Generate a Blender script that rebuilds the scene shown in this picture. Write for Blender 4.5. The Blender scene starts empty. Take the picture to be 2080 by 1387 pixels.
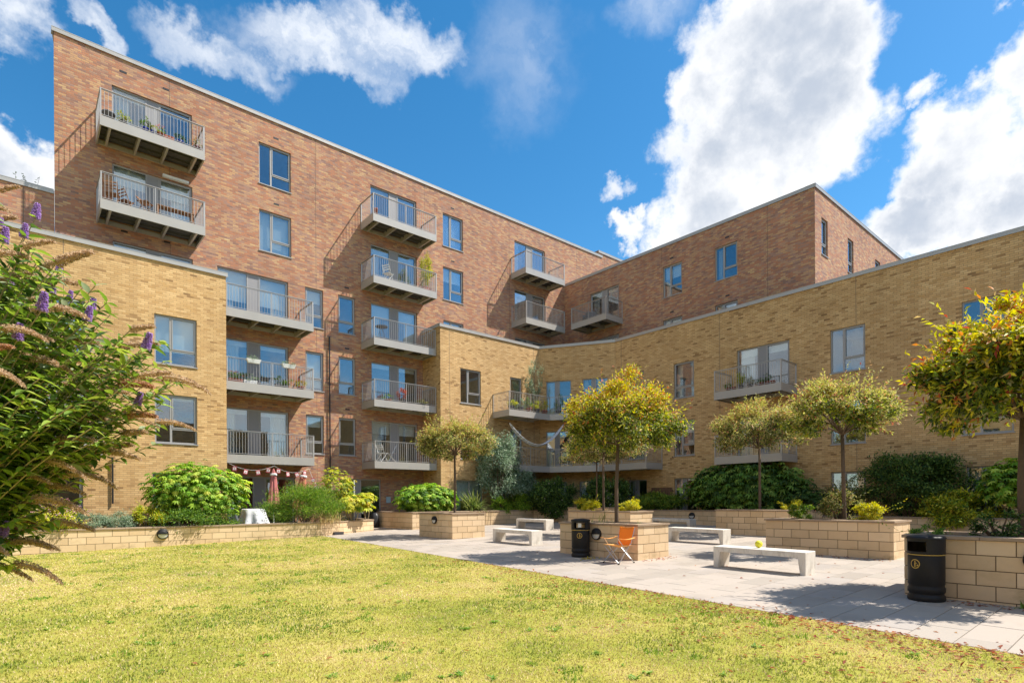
import bpy, math, random
import numpy as np
from mathutils import Vector, Matrix

SC = bpy.context.scene
COL = SC.collection
PI = math.pi
random.seed(7)
RNG = np.random.default_rng(7)

# ---------------------------------------------------------------- camera
cam_d = bpy.data.cameras.new('camera')
cam = bpy.data.objects.new('camera', cam_d)
COL.objects.link(cam)
TH, ROLL = 0.7087225, -0.0061
cr, sr, ct, st = math.cos(ROLL), math.sin(ROLL), math.cos(TH), math.sin(TH)
rt = Vector((cr * ct, -cr * st, sr))
fw = Vector((st, ct, 0))
up = Vector((-sr * ct, sr * st, cr))
M4 = Matrix.Identity(4)
for i in range(3):
    M4[i][0], M4[i][1], M4[i][2] = rt[i], up[i], -fw[i]
M4[2][3] = 1.6
cam.matrix_world = M4
cam_d.sensor_width = 36
cam_d.lens = 1163.34 / 2080 * 36
cam_d.shift_y = (1017.29 - 693.5) / 2080
cam_d.clip_start = 0.05
cam_d.clip_end = 2000
SC.camera = cam

# ---------------------------------------------------------------- light
SUN = Vector((1.88, -1.32, 3.22)).normalized()
SUN_EL = math.asin(SUN.z)
SUN_AZ = math.atan2(SUN.x, SUN.y)
sd = bpy.data.lights.new('sun', 'SUN')
sd.energy = 5.0
sd.angle = math.radians(0.53)
sd.color = (1.0, 0.945, 0.86)
so = bpy.data.objects.new('sun', sd)
so.rotation_euler = (-SUN).to_track_quat('-Z', 'Y').to_euler()
so.location = (0, 0, 60)
COL.objects.link(so)

SC.view_settings.view_transform = 'Standard'
SC.view_settings.look = 'None'
SC.view_settings.gamma = 1
SC.view_settings.exposure = 0.66
SC.view_settings.use_curve_mapping = False


class NT:
    """small helper for writing node trees"""
    def __init__(s, tree):
        s.t = tree
        s.t.nodes.clear()

    def n(s, typ, props=None, **ins):
        nd = s.t.nodes.new(typ)
        for k, v in (props or {}).items():
            setattr(nd, k, v)
        for k, v in ins.items():
            key = int(k[1:]) if k[0] == 'i' and k[1:].isdigit() else k.replace('_', ' ')
            s.put(nd.inputs[key], v)
        return nd

    def put(s, sock, v):
        if isinstance(v, bpy.types.NodeSocket):
            s.t.links.new(v, sock)
        elif v is not None:
            try:
                sock.default_value = v
            except Exception:
                sock.default_value = (*v, 1.0)

    def m(s, op, a, b=None, c=None, clamp=False):
        nd = s.t.nodes.new('ShaderNodeMath')
        nd.operation = op
        nd.use_clamp = clamp
        for i, v in enumerate((a, b, c)):
            if v is not None:
                s.put(nd.inputs[i], v)
        return nd.outputs[0]

    def vm(s, op, a, b=None, out=0):
        nd = s.t.nodes.new('ShaderNodeVectorMath')
        nd.operation = op
        s.put(nd.inputs[0], a)
        if b is not None:
            s.put(nd.inputs[1], b)
        return nd.outputs[out]

    def mix(s, f, a, b, mode='MIX'):
        nd = s.t.nodes.new('ShaderNodeMix')
        nd.data_type = 'RGBA'
        nd.blend_type = mode
        s.put(nd.inputs[0], f)
        for sock, v in ((nd.inputs[6], a), (nd.inputs[7], b)):
            if isinstance(v, bpy.types.NodeSocket):
                s.t.links.new(v, sock)
            else:
                sock.default_value = (*v, 1) if len(v) == 3 else v
        return nd.outputs[2]

    def ramp(s, f, stops, interp='LINEAR'):
        nd = s.t.nodes.new('ShaderNodeValToRGB')
        nd.color_ramp.interpolation = interp
        e = nd.color_ramp.elements
        while len(e) < len(stops):
            e.new(0.5)
        for i, (p, c) in enumerate(stops):
            e[i].position = p
            e[i].color = (*c, 1) if not isinstance(c, (int, float)) else (c, c, c, 1)
        s.put(nd.inputs[0], f)
        return nd.outputs[0]

    def noise(s, vec, scale, detail=3, rough=0.5, dist=0.0, w=None):
        nd = s.t.nodes.new('ShaderNodeTexNoise')
        if w is not None:
            nd.noise_dimensions = '4D'
            nd.inputs['W'].default_value = w
        s.put(nd.inputs['Vector'], vec)
        nd.inputs['Scale'].default_value = scale
        nd.inputs['Detail'].default_value = detail
        nd.inputs['Roughness'].default_value = rough
        nd.inputs['Distortion'].default_value = dist
        return nd.outputs[0]


# ---------------------------------------------------------------- sky with clouds
world = bpy.data.worlds.new('World')
SC.world = world
world.use_nodes = True
w = NT(world.node_tree)
sky = w.n('ShaderNodeTexSky')
sky.sky_type = 'NISHITA'
sky.sun_disc = False
sky.sun_elevation = SUN_EL
sky.sun_rotation = SUN_AZ
sky.altitude = 0
sky.air_density = 1.0
sky.dust_density = 0.35
sky.ozone_density = 3.0
hs = w.n('ShaderNodeHueSaturation', None, Color=sky.outputs[0], Saturation=1.33, Value=1.05, Hue=0.491)
dirv = w.n('ShaderNodeTexCoord').outputs['Generated']
sep = w.n('ShaderNodeSeparateXYZ', None, Vector=dirv)
dz = w.m('MAXIMUM', sep.outputs[2], 0.0)
# cloud banks: azimuth, elevation of the centre, half width, half height in degrees, weight
BANKS = [(24.0, 35.5, 8.0, 5.0, 1.3), (25.3, 29.6, 9.0, 6.2, 1.5), (30.6, 25.2, 6.0, 4.8, 1.4), (31.0, 33.4, 3.4, 3.4, 1.1), (21.0, 31.4, 5.8, 4.6, 1.3),
         (10.4, 24.2, 5.8, 5.2, 1.3), (6.2, 28.4, 3.4, 4.2, 1.0), (13.6, 20.9, 5.4, 2.8, 1.3), (7.6, 20.2, 5.4, 3.5, 1.4), (8.8, 34.0, 2.4, 1.4, .7), (13.5, 29.8, 2.0, 1.3, .7),
         (92.6, 23.4, 5.6, 4.4, 1.6), (39.4, 27.8, 2.0, 1.6, .75), (37.6, 24.7, 2.4, 1.3, .95), (4.4, 23.3, 5.1, 6.4, 1.2)]
warp = w.noise(dirv, 5.0, 5, 0.6)
wv = w.vm('SUBTRACT', w.n('ShaderNodeTexNoise', None, Vector=dirv, Scale=9.0, Detail=6.0, Roughness=0.62).outputs[1], (0.5, 0.5, 0.5))
wv = w.vm('MULTIPLY', wv, (0.16, 0.16, 0.16))
dw = w.vm('ADD', dirv, wv)
best = None
for az, el, rx, ry, wt in BANKS:
    a, e = math.radians(az), math.radians(el)
    c = Vector((math.cos(a) * math.cos(e), math.sin(a) * math.cos(e), math.sin(e)))
    t = Vector((-math.sin(a), math.cos(a), 0))
    b = c.cross(t)
    sx, sy = 1 / math.radians(rx), 1 / math.radians(ry)
    du = w.vm('DOT_PRODUCT', dw, tuple(t * sx), out=1)
    dv = w.vm('DOT_PRODUCT', dw, tuple(b * sy), out=1)
    dc = w.vm('DOT_PRODUCT', dw, tuple(c), out=1)
    r2 = w.m('ADD', w.m('MULTIPLY', du, du), w.m('MULTIPLY', dv, dv))
    f = w.m('MULTIPLY', w.m('SUBTRACT', 1.0, r2), wt)
    f = w.m('MULTIPLY', f, w.m('GREATER_THAN', dc, 0.5))
    f = w.m('MAXIMUM', f, 0.0)
    best = f if best is None else w.m('MAXIMUM', best, f)
# the rest of the sky: loose cumulus of the same kind, thinning where the banks stand
# thin drawn-out veils: azimuth, elevation, half width, half height, slope, opacity
VEILS = [(76.0, 34.6, 6.0, 1.6, -.10, .6), (68.5, 36.6, 8.0, 2.2, -.05, .85), (60.5, 38.0, 6.5, 2.6, .05, .85), (62.5, 35.6, 2.6, 1.6, -.7, .6), (48.0, 37.5, 6.0, 6.0, .3, .26),
         (91.5, 33.2, 4.0, 2.4, -.5, .9), (85.8, 33.6, 2.8, 1.5, -.6, .8), (34.5, 40.0, 5.0, 3.0, 0, .4)]
veil = None
for az, el, rx, ry, sl, op in VEILS:
    a, e = math.radians(az), math.radians(el)
    c = Vector((math.cos(a) * math.cos(e), math.sin(a) * math.cos(e), math.sin(e)))
    t = Vector((-math.sin(a), math.cos(a), 0))
    b = c.cross(t)
    b2 = b + t * sl
    dv_ = w.vm('DOT_PRODUCT', dw, tuple(b2 / math.radians(ry)), out=1)
    du_ = w.vm('DOT_PRODUCT', dw, tuple((t - b * sl) / math.radians(rx)), out=1)
    f = w.m('SUBTRACT', 1.0, w.m('ADD', w.m('MULTIPLY', du_, du_), w.m('MULTIPLY', dv_, dv_)), clamp=True)
    f = w.m('MULTIPLY', f, op)
    f = w.m('MULTIPLY', f, w.m('GREATER_THAN', w.vm('DOT_PRODUCT', dirv, tuple(c), out=1), .5))
    veil = f if veil is None else w.m('MAXIMUM', veil, f)
stv = w.vm('MULTIPLY', dw, (3.0, 7.0, 9.0))
vn = w.noise(stv, 1.3, 8, 0.56, .5, w=2.0)
vn = w.n('ShaderNodeMapRange', {'interpolation_type': 'SMOOTHSTEP'}, Value=vn, i1=0.30, i2=0.66).outputs[0]
veil = w.m('MULTIPLY', w.n('ShaderNodeMapRange', {'interpolation_type': 'SMOOTHSTEP'}, Value=veil, i1=0.0, i2=0.75).outputs[0], w.m('ADD', .18, w.m('MULTIPLY', vn, .78)))
facing = w.vm('DOT_PRODUCT', dirv, (0.606, 0.64, 0.47), out=1)
away = w.m('MULTIPLY', w.m('SUBTRACT', 0.66, facing), 3.0, clamp=True)
gen = w.noise(dirv, 2.1, 3, 0.5, w=3.3)
gen = w.m('MULTIPLY', w.m('SUBTRACT', gen, 0.46), 6.0, clamp=True)
best = w.m('MAXIMUM', best, w.m('MULTIPLY', gen, away))
n1 = w.noise(dirv, 9.0, 8, 0.60, w=1.0)
n2 = w.noise(dirv, 26.0, 6, 0.6, w=5.0)
dens = w.m('ADD', best, w.m('MULTIPLY', w.m('SUBTRACT', n1, 0.5), 2.3))
dens = w.m('ADD', dens, w.m('MULTIPLY', w.m('SUBTRACT', n2, 0.5), 0.7))
present = w.m('MULTIPLY', best, 6.0, clamp=True)
mask = w.m('MULTIPLY', w.n('ShaderNodeMapRange', {'interpolation_type': 'SMOOTHSTEP'}, Value=dens, i1=0.16, i2=0.86).outputs[0], present)
# self shading: thick middles grey, rims and the sunward side white
n3 = w.noise(w.vm('ADD', dirv, (0.03, -0.02, 0.05)), 7.0, 6, 0.55, w=1.7)
thick = w.n('ShaderNodeMapRange', {'interpolation_type': 'SMOOTHSTEP'}, Value=w.m('ADD', dens, w.m('MULTIPLY', w.m('SUBTRACT', n3, 0.5), 2.2)), i1=0.62, i2=1.75).outputs[0]
ccol = w.mix(thick, (6.2, 6.25, 6.35), (3.3, 3.7, 4.35))
skyb = w.mix(veil, hs.outputs[0], (5.9, 6.1, 6.4))
skyc = w.mix(mask, skyb, ccol)
bg = w.n('ShaderNodeBackground', None, Color=skyc, Strength=0.112)
w.n('ShaderNodeOutputWorld', None, Surface=bg.outputs[0])


# ---------------------------------------------------------------- materials
def mat(name):
    m_ = bpy.data.materials.new(name)
    m_.use_nodes = True
    return m_, NT(m_.node_tree)


def finish(t, col, rough=0.6, metal=0.0, bump=None, bdist=0.01, bstr=0.5, spec=0.5, **kw):
    p = t.n('ShaderNodeBsdfPrincipled', None)
    t.put(p.inputs['Base Color'], col)
    t.put(p.inputs['Roughness'], rough)
    p.inputs['Metallic'].default_value = metal
    p.inputs['Specular IOR Level'].default_value = spec
    if bump is not None:
        b = t.n('ShaderNodeBump', None, Height=bump, Strength=bstr, Distance=bdist)
        t.put(p.inputs['Normal'], b.outputs[0])
    t.n('ShaderNodeOutputMaterial', None, Surface=p.outputs[0])
    return p


def brick_mat(name, stops, mortar, batch=0.35, dark=0.0):
    m_, t = mat(name)
    uv = t.n('ShaderNodeUVMap').outputs[0]
    s = t.n('ShaderNodeSeparateXYZ', None, Vector=uv)
    v = t.m('DIVIDE', s.outputs[1], 0.075)
    row = t.m('FLOOR', v)
    odd = t.m('MODULO', t.m('ABSOLUTE', row), 2.0)
    u = t.m('ADD', t.m('DIVIDE', s.outputs[0], 0.225), t.m('MULTIPLY', odd, 0.5))
    col = t.m('FLOOR', u)
    fu, fv = t.m('FRACT', u), t.m('FRACT', v)
    joint = t.m('MAXIMUM', t.m('LESS_THAN', fu, 0.045), t.m('LESS_THAN', fv, 0.17))
    cv = t.n('ShaderNodeCombineXYZ', None, X=col, Y=row)
    wn = t.n('ShaderNodeTexWhiteNoise', {'noise_dimensions': '2D'}, Vector=cv.outputs[0])
    patch = t.noise(t.vm('MULTIPLY', uv, (1.0, 1.5, 1)), 1.0, 5, 0.7)
    r = t.m('ADD', t.m('MULTIPLY', wn.outputs[0], 1 - batch), t.m('MULTIPLY', t.m('SUBTRACT', patch, 0.22), batch * 1.8))
    base = t.ramp(r, stops)
    wear = t.noise(uv, 0.35, 3, 0.6)
    grain = t.noise(uv, 60.0, 2, 0.7)
    streak = t.noise(t.vm('MULTIPLY', uv, (2.6, .16, 1)), 1.0, 5, 0.62)
    shade = t.m('ADD', 0.56, t.m('ADD', t.m('MULTIPLY', wear, 0.42), t.m('ADD', t.m('MULTIPLY', grain, 0.14), t.m('MULTIPLY', streak, .34))))
    c = t.mix(joint, base, mortar)
    mj = t.m('LESS_THAN', t.m('FRACT', t.m('DIVIDE', t.m('ADD', s.outputs[0], 2.3), 5.85)), .0032)
    c = t.mix(mj, c, (.16, .12, .09))
    sc_ = t.vm('SCALE', c, None)
    t.put(sc_.node.inputs['Scale'], shade)
    bump = t.m('ADD', t.m('MULTIPLY', t.m('SUBTRACT', 1.0, joint), 1.0), t.m('MULTIPLY', grain, 0.25))
    finish(t, sc_, 0.88, bump=bump, bdist=0.006, bstr=0.6, spec=0.25)
    return m_


RED = brick_mat('red_brick', [(0.0, (.16, .10, .085)), (0.10, (.27, .155, .12)), (0.26, (.39, .175, .10)), (0.42, (.47, .205, .11)), (0.54, (.345, .20, .15)),
                              (0.68, (.53, .30, .145)), (0.82, (.42, .235, .15)), (0.92, (.58, .37, .18)), (1.0, (.64, .45, .24))], (.29, .21, .16), 0.20)
YEL = brick_mat('yellow_brick', [(0.0, (.17, .10, .05)), (0.06, (.31, .18, .075)), (0.13, (.49, .30, .13)), (0.32, (.60, .385, .175)), (0.5, (.55, .345, .15)),
                                 (0.75, (.67, .45, .215)), (0.90, (.53, .32, .13)), (1.0, (.42, .25, .105))], (.34, .22, .11), 0.10)


def plain(name, col, rough=0.5, metal=0.0, var=0.15, scale=8.0, bump=0.0, spec=0.5, objrand=0.0):
    m_, t = mat(name)
    co = t.n('ShaderNodeTexCoord').outputs['Object']
    n = t.noise(co, scale, 5, 0.6)
    lo = tuple(c * (1 - var) for c in col)
    hi = tuple(min(1, c * (1 + var)) for c in col)
    c = t.mix(n, lo, hi)
    if objrand:
        oi = t.n('ShaderNodeObjectInfo').outputs['Random']
        k = t.m('ADD', 1 - objrand, t.m('MULTIPLY', oi, 2 * objrand))
        c2 = t.vm('SCALE', c, None)
        t.put(c2.node.inputs['Scale'], k)
        c = c2
    rr = t.m('ADD', rough - 0.08, t.m('MULTIPLY', n, 0.16))
    finish(t, c, rr, metal, bump=(t.noise(co, scale * 12, 3, 0.6) if bump else None), bdist=bump or 0.01, spec=spec)
    return m_


FRAME = plain('frame_metal', (.34, .325, .31), .45, .1, .06)
PANEL = plain('grey_panel', (.28, .27, .27), .5, .0, .06)
COPING = plain('coping_metal', (.42, .40, .37), .42, .2, .10, 3)
BALC = plain('balcony_metal', (.40, .375, .34), .42, .15, .08, 2)
RAIL = plain('rail_metal', (.43, .41, .385), .38, .3, .05)
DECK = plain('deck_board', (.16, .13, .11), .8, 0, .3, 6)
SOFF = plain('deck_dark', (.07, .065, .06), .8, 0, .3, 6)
INTER = plain('room_plaster', (.38, .36, .33), .9, 0, .2, 1.5)
BLIND = plain('blind_cloth', (.84, .84, .82), .8, 0, .05, 2)
ROOF = plain('roof_felt', (.14, .14, .14), .9, 0, .2, 2)
BLACK = plain('black_plastic', (.016, .015, .015), .5, 0, .3, 9, spec=.3)
BLACKM = plain('black_metal', (.03, .03, .032), .45, .2, .2, 6)
GOLD = plain('gold_paint', (.55, .36, .08), .4, .2, .1)
WHITE = plain('white_plastic', (.78, .78, .76), .4, 0, .05)
LENS = plain('lamp_lens', (.62, .62, .60), .3, 0, .08)
WOOD = plain('brown_wood', (.27, .13, .06), .6, 0, .35, 14)
TRELLIS = plain('trellis_wood', (.20, .11, .06), .8, 0, .3, 12)
TERRA = plain('terracotta', (.36, .09, .045), .7, 0, .15, 12)
BLUEP = plain('blue_glaze', (.02, .05, .38), .25, 0, .12, 12)
CLOTH = plain('white_cloth', (.78, .78, .82), .8, 0, .05, 5)
PINK = plain('parasol_cloth', (.52, .17, .155), .8, 0, .15, 5)
CORAL = plain('coral_cloth', (.62, .20, .13), .8, 0, .15, 5)
FLAGR = plain('flag_red', (.50, .10, .12), .8, 0, .1)
ORANGE = plain('orange_fabric', (.95, .24, .015), .75, 0, .12, 30, .002)
ORANGE2 = plain('pale_orange_fabric', (.90, .42, .11), .75, 0, .12, 30, .002)
STEEL = plain('steel_tube', (.55, .55, .56), .3, .8, .1)
YBALL = plain('yellow_ball', (.72, .66, .03), .6, 0, .1, 20)
GREYP = plain('grey_plastic', (.12, .12, .13), .5, 0, .2)
SIGNB = plain('sign_blue', (.35, .48, .55), .4, 0, .1)
SOIL = plain('soil', (.055, .038, .025), .95, 0, .5, 14, .02)
BARK = plain('bark', (.12, .08, .05), .85, 0, .4, 22, .01)
PALEB = plain('pale_stem', (.42, .33, .20), .8, 0, .3, 18, .005)
CONC = None


def stone_mats():
    global CONC, BLOCK, CAP, SLAB
    m_, t = mat('planter_block')
    co = t.n('ShaderNodeTexCoord').outputs['Object']
    wp = t.n('ShaderNodeNewGeometry').outputs['Position']
    oi = t.n('ShaderNodeObjectInfo').outputs['Random']
    c = t.ramp(oi, [(0, (.54, .38, .215)), (.3, (.66, .48, .29)), (.6, (.72, .535, .335)), (1, (.60, .42, .235))])
    n = t.noise(wp, 5.0, 5, .6)
    c = t.mix(t.m('MULTIPLY', n, .5), c, (.78, .59, .37))
    stain = t.m('MULTIPLY', t.m('SUBTRACT', t.noise(t.vm('MULTIPLY', wp, (1.6, 1.6, 3.0)), 1.0, 5, .65), .52), 4.0, clamp=True)
    z = t.n('ShaderNodeSeparateXYZ', None, Vector=wp).outputs[2]
    low = t.m('SUBTRACT', 1.0, t.m('MULTIPLY', t.m('SUBTRACT', z, .25), 3.0), clamp=True)
    c = t.mix(t.m('MULTIPLY', stain, t.m('ADD', .2, t.m('MULTIPLY', low, .6))), c, (.26, .19, .085))
    finish(t, c, .85, bump=t.noise(wp, 70, 3, .7), bdist=.004, spec=.25)
    BLOCK = m_
    m_, t = mat('coping_stone')
    wp = t.n('ShaderNodeNewGeometry').outputs['Position']
    c = t.mix(t.noise(wp, 3.5, 6, .7), (.22, .155, .105), (.50, .37, .25))
    finish(t, c, .85, bump=t.noise(wp, 50, 4, .7), bdist=.005, spec=.25)
    CAP = m_
    m_, t = mat('paving_slab')
    wp = t.n('ShaderNodeNewGeometry').outputs['Position']
    oi = t.n('ShaderNodeObjectInfo').outputs['Random']
    at = t.n('ShaderNodeAttribute', {'attribute_name': 'Rnd'}).outputs['Fac']
    rr = t.m('FRACT', t.m('ADD', oi, at))
    c = t.ramp(rr, [(0, (.345, .30, .25)), (.4, (.405, .355, .295)), (.7, (.45, .385, .32)), (1, (.385, .345, .305))])
    st_ = t.m('MULTIPLY', t.m('SUBTRACT', t.noise(wp, .9, 6, .65), .5), 3.0, clamp=True)
    c = t.mix(t.m('MULTIPLY', st_, .75), c, (.27, .225, .18))
    c = t.mix(t.m('MULTIPLY', t.noise(wp, 14, 5, .75), .35), c, (.34, .28, .24))
    sp = t.m('MULTIPLY', t.m('SUBTRACT', t.noise(wp, 26, 3, .6), .66), 9.0, clamp=True)
    c = t.mix(t.m('MULTIPLY', sp, .5), c, (.16, .13, .11))
    finish(t, c, .82, bump=t.noise(wp, 45, 4, .7), bdist=.004, spec=.3)
    SLAB = m_
    m_, t = mat('bench_concrete')
    wp = t.n('ShaderNodeTexCoord').outputs['Object']
    c = t.mix(t.noise(wp, 5, 6, .7), (.56, .51, .44), (.80, .75, .66))
    d = t.m('MULTIPLY', t.m('SUBTRACT', t.noise(t.vm('MULTIPLY', wp, (3, 3, 1.2)), 2.5, 6, .7), .50), 5.0, clamp=True)
    c = t.mix(t.m('MULTIPLY', d, .6), c, (.30, .26, .20))
    d2 = t.m('MULTIPLY', t.m('SUBTRACT', t.noise(wp, 11, 6, .75), .56), 6.0, clamp=True)
    c = t.mix(t.m('MULTIPLY', d2, .35), c, (.40, .36, .29))
    finish(t, c, .75, bump=t.noise(wp, 60, 4, .7), bdist=.003, spec=.3)
    CONC = m_


stone_mats()


def glass_mat():
    m_, t = mat('window_glass')
    lw = t.n('ShaderNodeLayerWeight', None, Blend=.35)
    fac = t.m('ADD', .13, t.m('MULTIPLY', lw.outputs['Fresnel'], .6), clamp=True)
    wp = t.n('ShaderNodeNewGeometry').outputs['Position']
    b = t.n('ShaderNodeBump', None, Height=t.noise(wp, 1.1, 2, .5), Strength=.10, Distance=.01)
    gl = t.n('ShaderNodeBsdfGlossy', None, Color=(.88, .94, 1.0, 1), Roughness=.015, Normal=b.outputs[0])
    tr = t.n('ShaderNodeBsdfTransparent', None, Color=(.90, .94, .94, 1))
    mx = t.n('ShaderNodeMixShader', None, i0=fac, i1=tr.outputs[0], i2=gl.outputs[0])
    t.n('ShaderNodeOutputMaterial', None, Surface=mx.outputs[0])
    return m_


GLASS = glass_mat()


def leaf_mat(name, transl=.35, rough=.52):
    m_, t = mat(name)
    c = t.n('ShaderNodeAttribute', {'attribute_name': 'Col'}).outputs['Color']
    p = t.n('ShaderNodeBsdfPrincipled', None)
    t.put(p.inputs['Base Color'], c)
    p.inputs['Roughness'].default_value = rough
    p.inputs['Specular IOR Level'].default_value = .3
    tc = t.mix(.5, c, (.32, .36, .03), 'ADD')
    hsn = t.n('ShaderNodeHueSaturation', None, Color=c, Value=1.5, Saturation=1.1)
    tl = t.n('ShaderNodeBsdfTranslucent', None, Color=hsn.outputs[0])
    mx = t.n('ShaderNodeMixShader', None, i0=transl, i1=p.outputs[0], i2=tl.outputs[0])
    t.n('ShaderNodeOutputMaterial', None, Surface=mx.outputs[0])
    return m_


LEAF = leaf_mat('leaf')
DRY = leaf_mat('dry_flower', .4, .8)
GRASSM = leaf_mat('grass_blade', .3, .85)


# ---------------------------------------------------------------- mesh helpers
class MB:
    def __init__(s):
        s.v, s.f, s.mi, s.uv, s.mats = [], [], [], [], []

    def mid(s, m_):
        if m_ not in s.mats:
            s.mats.append(m_)
        return s.mats.index(m_)

    def face(s, pts, m_, uv=None):
        i = len(s.v)
        s.v += [tuple(p) for p in pts]
        s.f.append(tuple(range(i, i + len(pts))))
        s.mi.append(s.mid(m_))
        s.uv += uv if uv else [(p[0] + p[1], p[2]) for p in pts]

    def hexa(s, p, m_):
        """p: 8 corners, bottom 0-3 counter clockwise, top 4-7"""
        i = len(s.v)
        s.v += [tuple(q) for q in p]
        for f in ((0, 3, 2, 1), (4, 5, 6, 7), (0, 1, 5, 4), (1, 2, 6, 5), (2, 3, 7, 6), (3, 0, 4, 7)):
            s.f.append(tuple(i + k for k in f))
            s.mi.append(s.mid(m_))
            s.uv += [(p[k][0] + p[k][1], p[k][2]) for k in f]

    def box(s, a, b, m_):
        x0, y0, z0 = a
        x1, y1, z1 = b
        s.hexa([(x0, y0, z0), (x1, y0, z0), (x1, y1, z0), (x0, y1, z0), (x0, y0, z1), (x1, y0, z1), (x1, y1, z1), (x0, y1, z1)], m_)

    def obox(s, O, U, N, u0, u1, n0, n1, z0, z1, m_):
        """box in a frame: U along, N outward"""
        c = []
        for z in (z0, z1):
            for u, n in ((u0, n0), (u0, n1), (u1, n1), (u1, n0)):
                c.append((O[0] + U[0] * u + N[0] * n, O[1] + U[1] * u + N[1] * n, z))
        c = [c[i] for i in (0, 3, 2, 1, 4, 7, 6, 5)]
        # orientation: make it outward whatever the handedness
        s.hexa(c if (U[0] * N[1] - U[1] * N[0]) > 0 else [c[i] for i in (3, 2, 1, 0, 7, 6, 5, 4)], m_)

    def tube(s, pts, rad, m_, n=6, cap=True):
        P = [Vector(p) for p in pts]
        R = rad if isinstance(rad, (list, tuple)) else [rad] * len(P)
        rings = []
        for i, p in enumerate(P):
            d = (P[min(i + 1, len(P) - 1)] - P[max(i - 1, 0)]).normalized()
            a = d.orthogonal().normalized() if i == 0 else (rings_a - d * rings_a.dot(d)).normalized()
            rings_a = a
            b = d.cross(a)
            base = len(s.v)
            for k in range(n):
                q = p + (a * math.cos(2 * PI * k / n) + b * math.sin(2 * PI * k / n)) * R[i]
                s.v.append(tuple(q))
            rings.append(base)
        for i in range(len(P) - 1):
            for k in range(n):
                f = (rings[i] + k, rings[i] + (k + 1) % n, rings[i + 1] + (k + 1) % n, rings[i + 1] + k)
                s.f.append(f)
                s.mi.append(s.mid(m_))
                s.uv += [(0, 0)] * 4
        if cap:
            for b0, rev in ((rings[0], True), (rings[-1], False)):
                f = tuple(range(b0, b0 + n))
                s.f.append(f[::-1] if rev else f)
                s.mi.append(s.mid(m_))
                s.uv += [(0, 0)] * n

    def lathe(s, prof, m_, n=24, O=(0, 0, 0), pleat=None):
        rings = []
        for r, z in prof:
            base = len(s.v)
            for k in range(n):
                a = 2 * PI * k / n
                rr = r * (1 + (pleat(k, z) if pleat else 0))
                s.v.append((O[0] + rr * math.cos(a), O[1] + rr * math.sin(a), O[2] + z))
            rings.append(base)
        for i in range(len(prof) - 1):
            for k in range(n):
                s.f.append((rings[i] + k, rings[i] + (k + 1) % n, rings[i + 1] + (k + 1) % n, rings[i + 1] + k))
                s.mi.append(s.mid(m_))
                s.uv += [(0, 0)] * 4

    def build(s, name, parent=None, smooth=False):
        me = bpy.data.meshes.new(name)
        me.from_pydata(s.v, [], s.f)
        for m_ in s.mats:
            me.materials.append(m_)
        me.polygons.foreach_set('material_index', s.mi)
        ul = me.uv_layers.new(name='UVMap')
        ul.data.foreach_set('uv', [c for q in s.uv for c in q])
        if smooth:
            me.polygons.foreach_set('use_smooth', [True] * len(s.f))
        me.update()
        return link(name, me, parent)


def link(name, me, parent=None, loc=None, rz=0.0):
    o = bpy.data.objects.new(name, me)
    COL.objects.link(o)
    if parent is not None:
        o.parent = parent
    if loc is not None:
        o.location = loc
    if rz:
        o.rotation_euler[2] = rz
    return o


def thing(name, label, cat, loc=(0, 0, 0), rz=0.0, group=None):
    o = link(name, None, None, loc, rz)
    o['label'] = label
    o['category'] = cat
    if group:
        o['group'] = group
    return o


def tag(o, label, cat, group=None):
    o['label'] = label
    o['category'] = cat
    if group:
        o['group'] = group
    return o


def copy_tree(o, parent=None):
    c = o.copy()
    COL.objects.link(c)
    c.parent = parent
    for ch in o.children:
        copy_tree(ch, c)
    return c


def bevel(o, w_=0.008, seg=1):
    m_ = o.modifiers.new('bevel', 'BEVEL')
    m_.width = w_
    m_.segments = seg
    m_.limit_method = 'ANGLE'
    return o


def G(x, y):
    """height of the gently falling courtyard ground"""
    return -.1 + .01844 * x + .00921 * y


TILT = Matrix.Rotation(math.atan(.00921), 4, 'X') @ Matrix.Rotation(-math.atan(.01844), 4, 'Y')

# ---------------------------------------------------------------- ground
gm, t = mat('earth')
wp = t.n('ShaderNodeNewGeometry').outputs['Position']
finish(t, t.mix(t.noise(wp, 1.5, 5, .6), (.10, .075, .045), (.16, .12, .07)), .95)
mb = MB()
S_ = 400
mb.face([(x, y, G(x, y) * (1 if abs(x) < 50 else .2) - .14) for x, y in ((-S_, -S_), (S_, -S_), (S_, S_), (-S_, S_))], gm)
ground = mb.build('ground')
# keep the big sheet on one plane
for v_, (x, y) in zip(ground.data.vertices, ((-S_, -S_), (S_, -S_), (S_, S_), (-S_, S_))):
    v_.co.z = G(x, y) - .14
ground['kind'] = 'structure'


def edge_x(y):
    return 7.38 + .0745 * y


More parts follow.
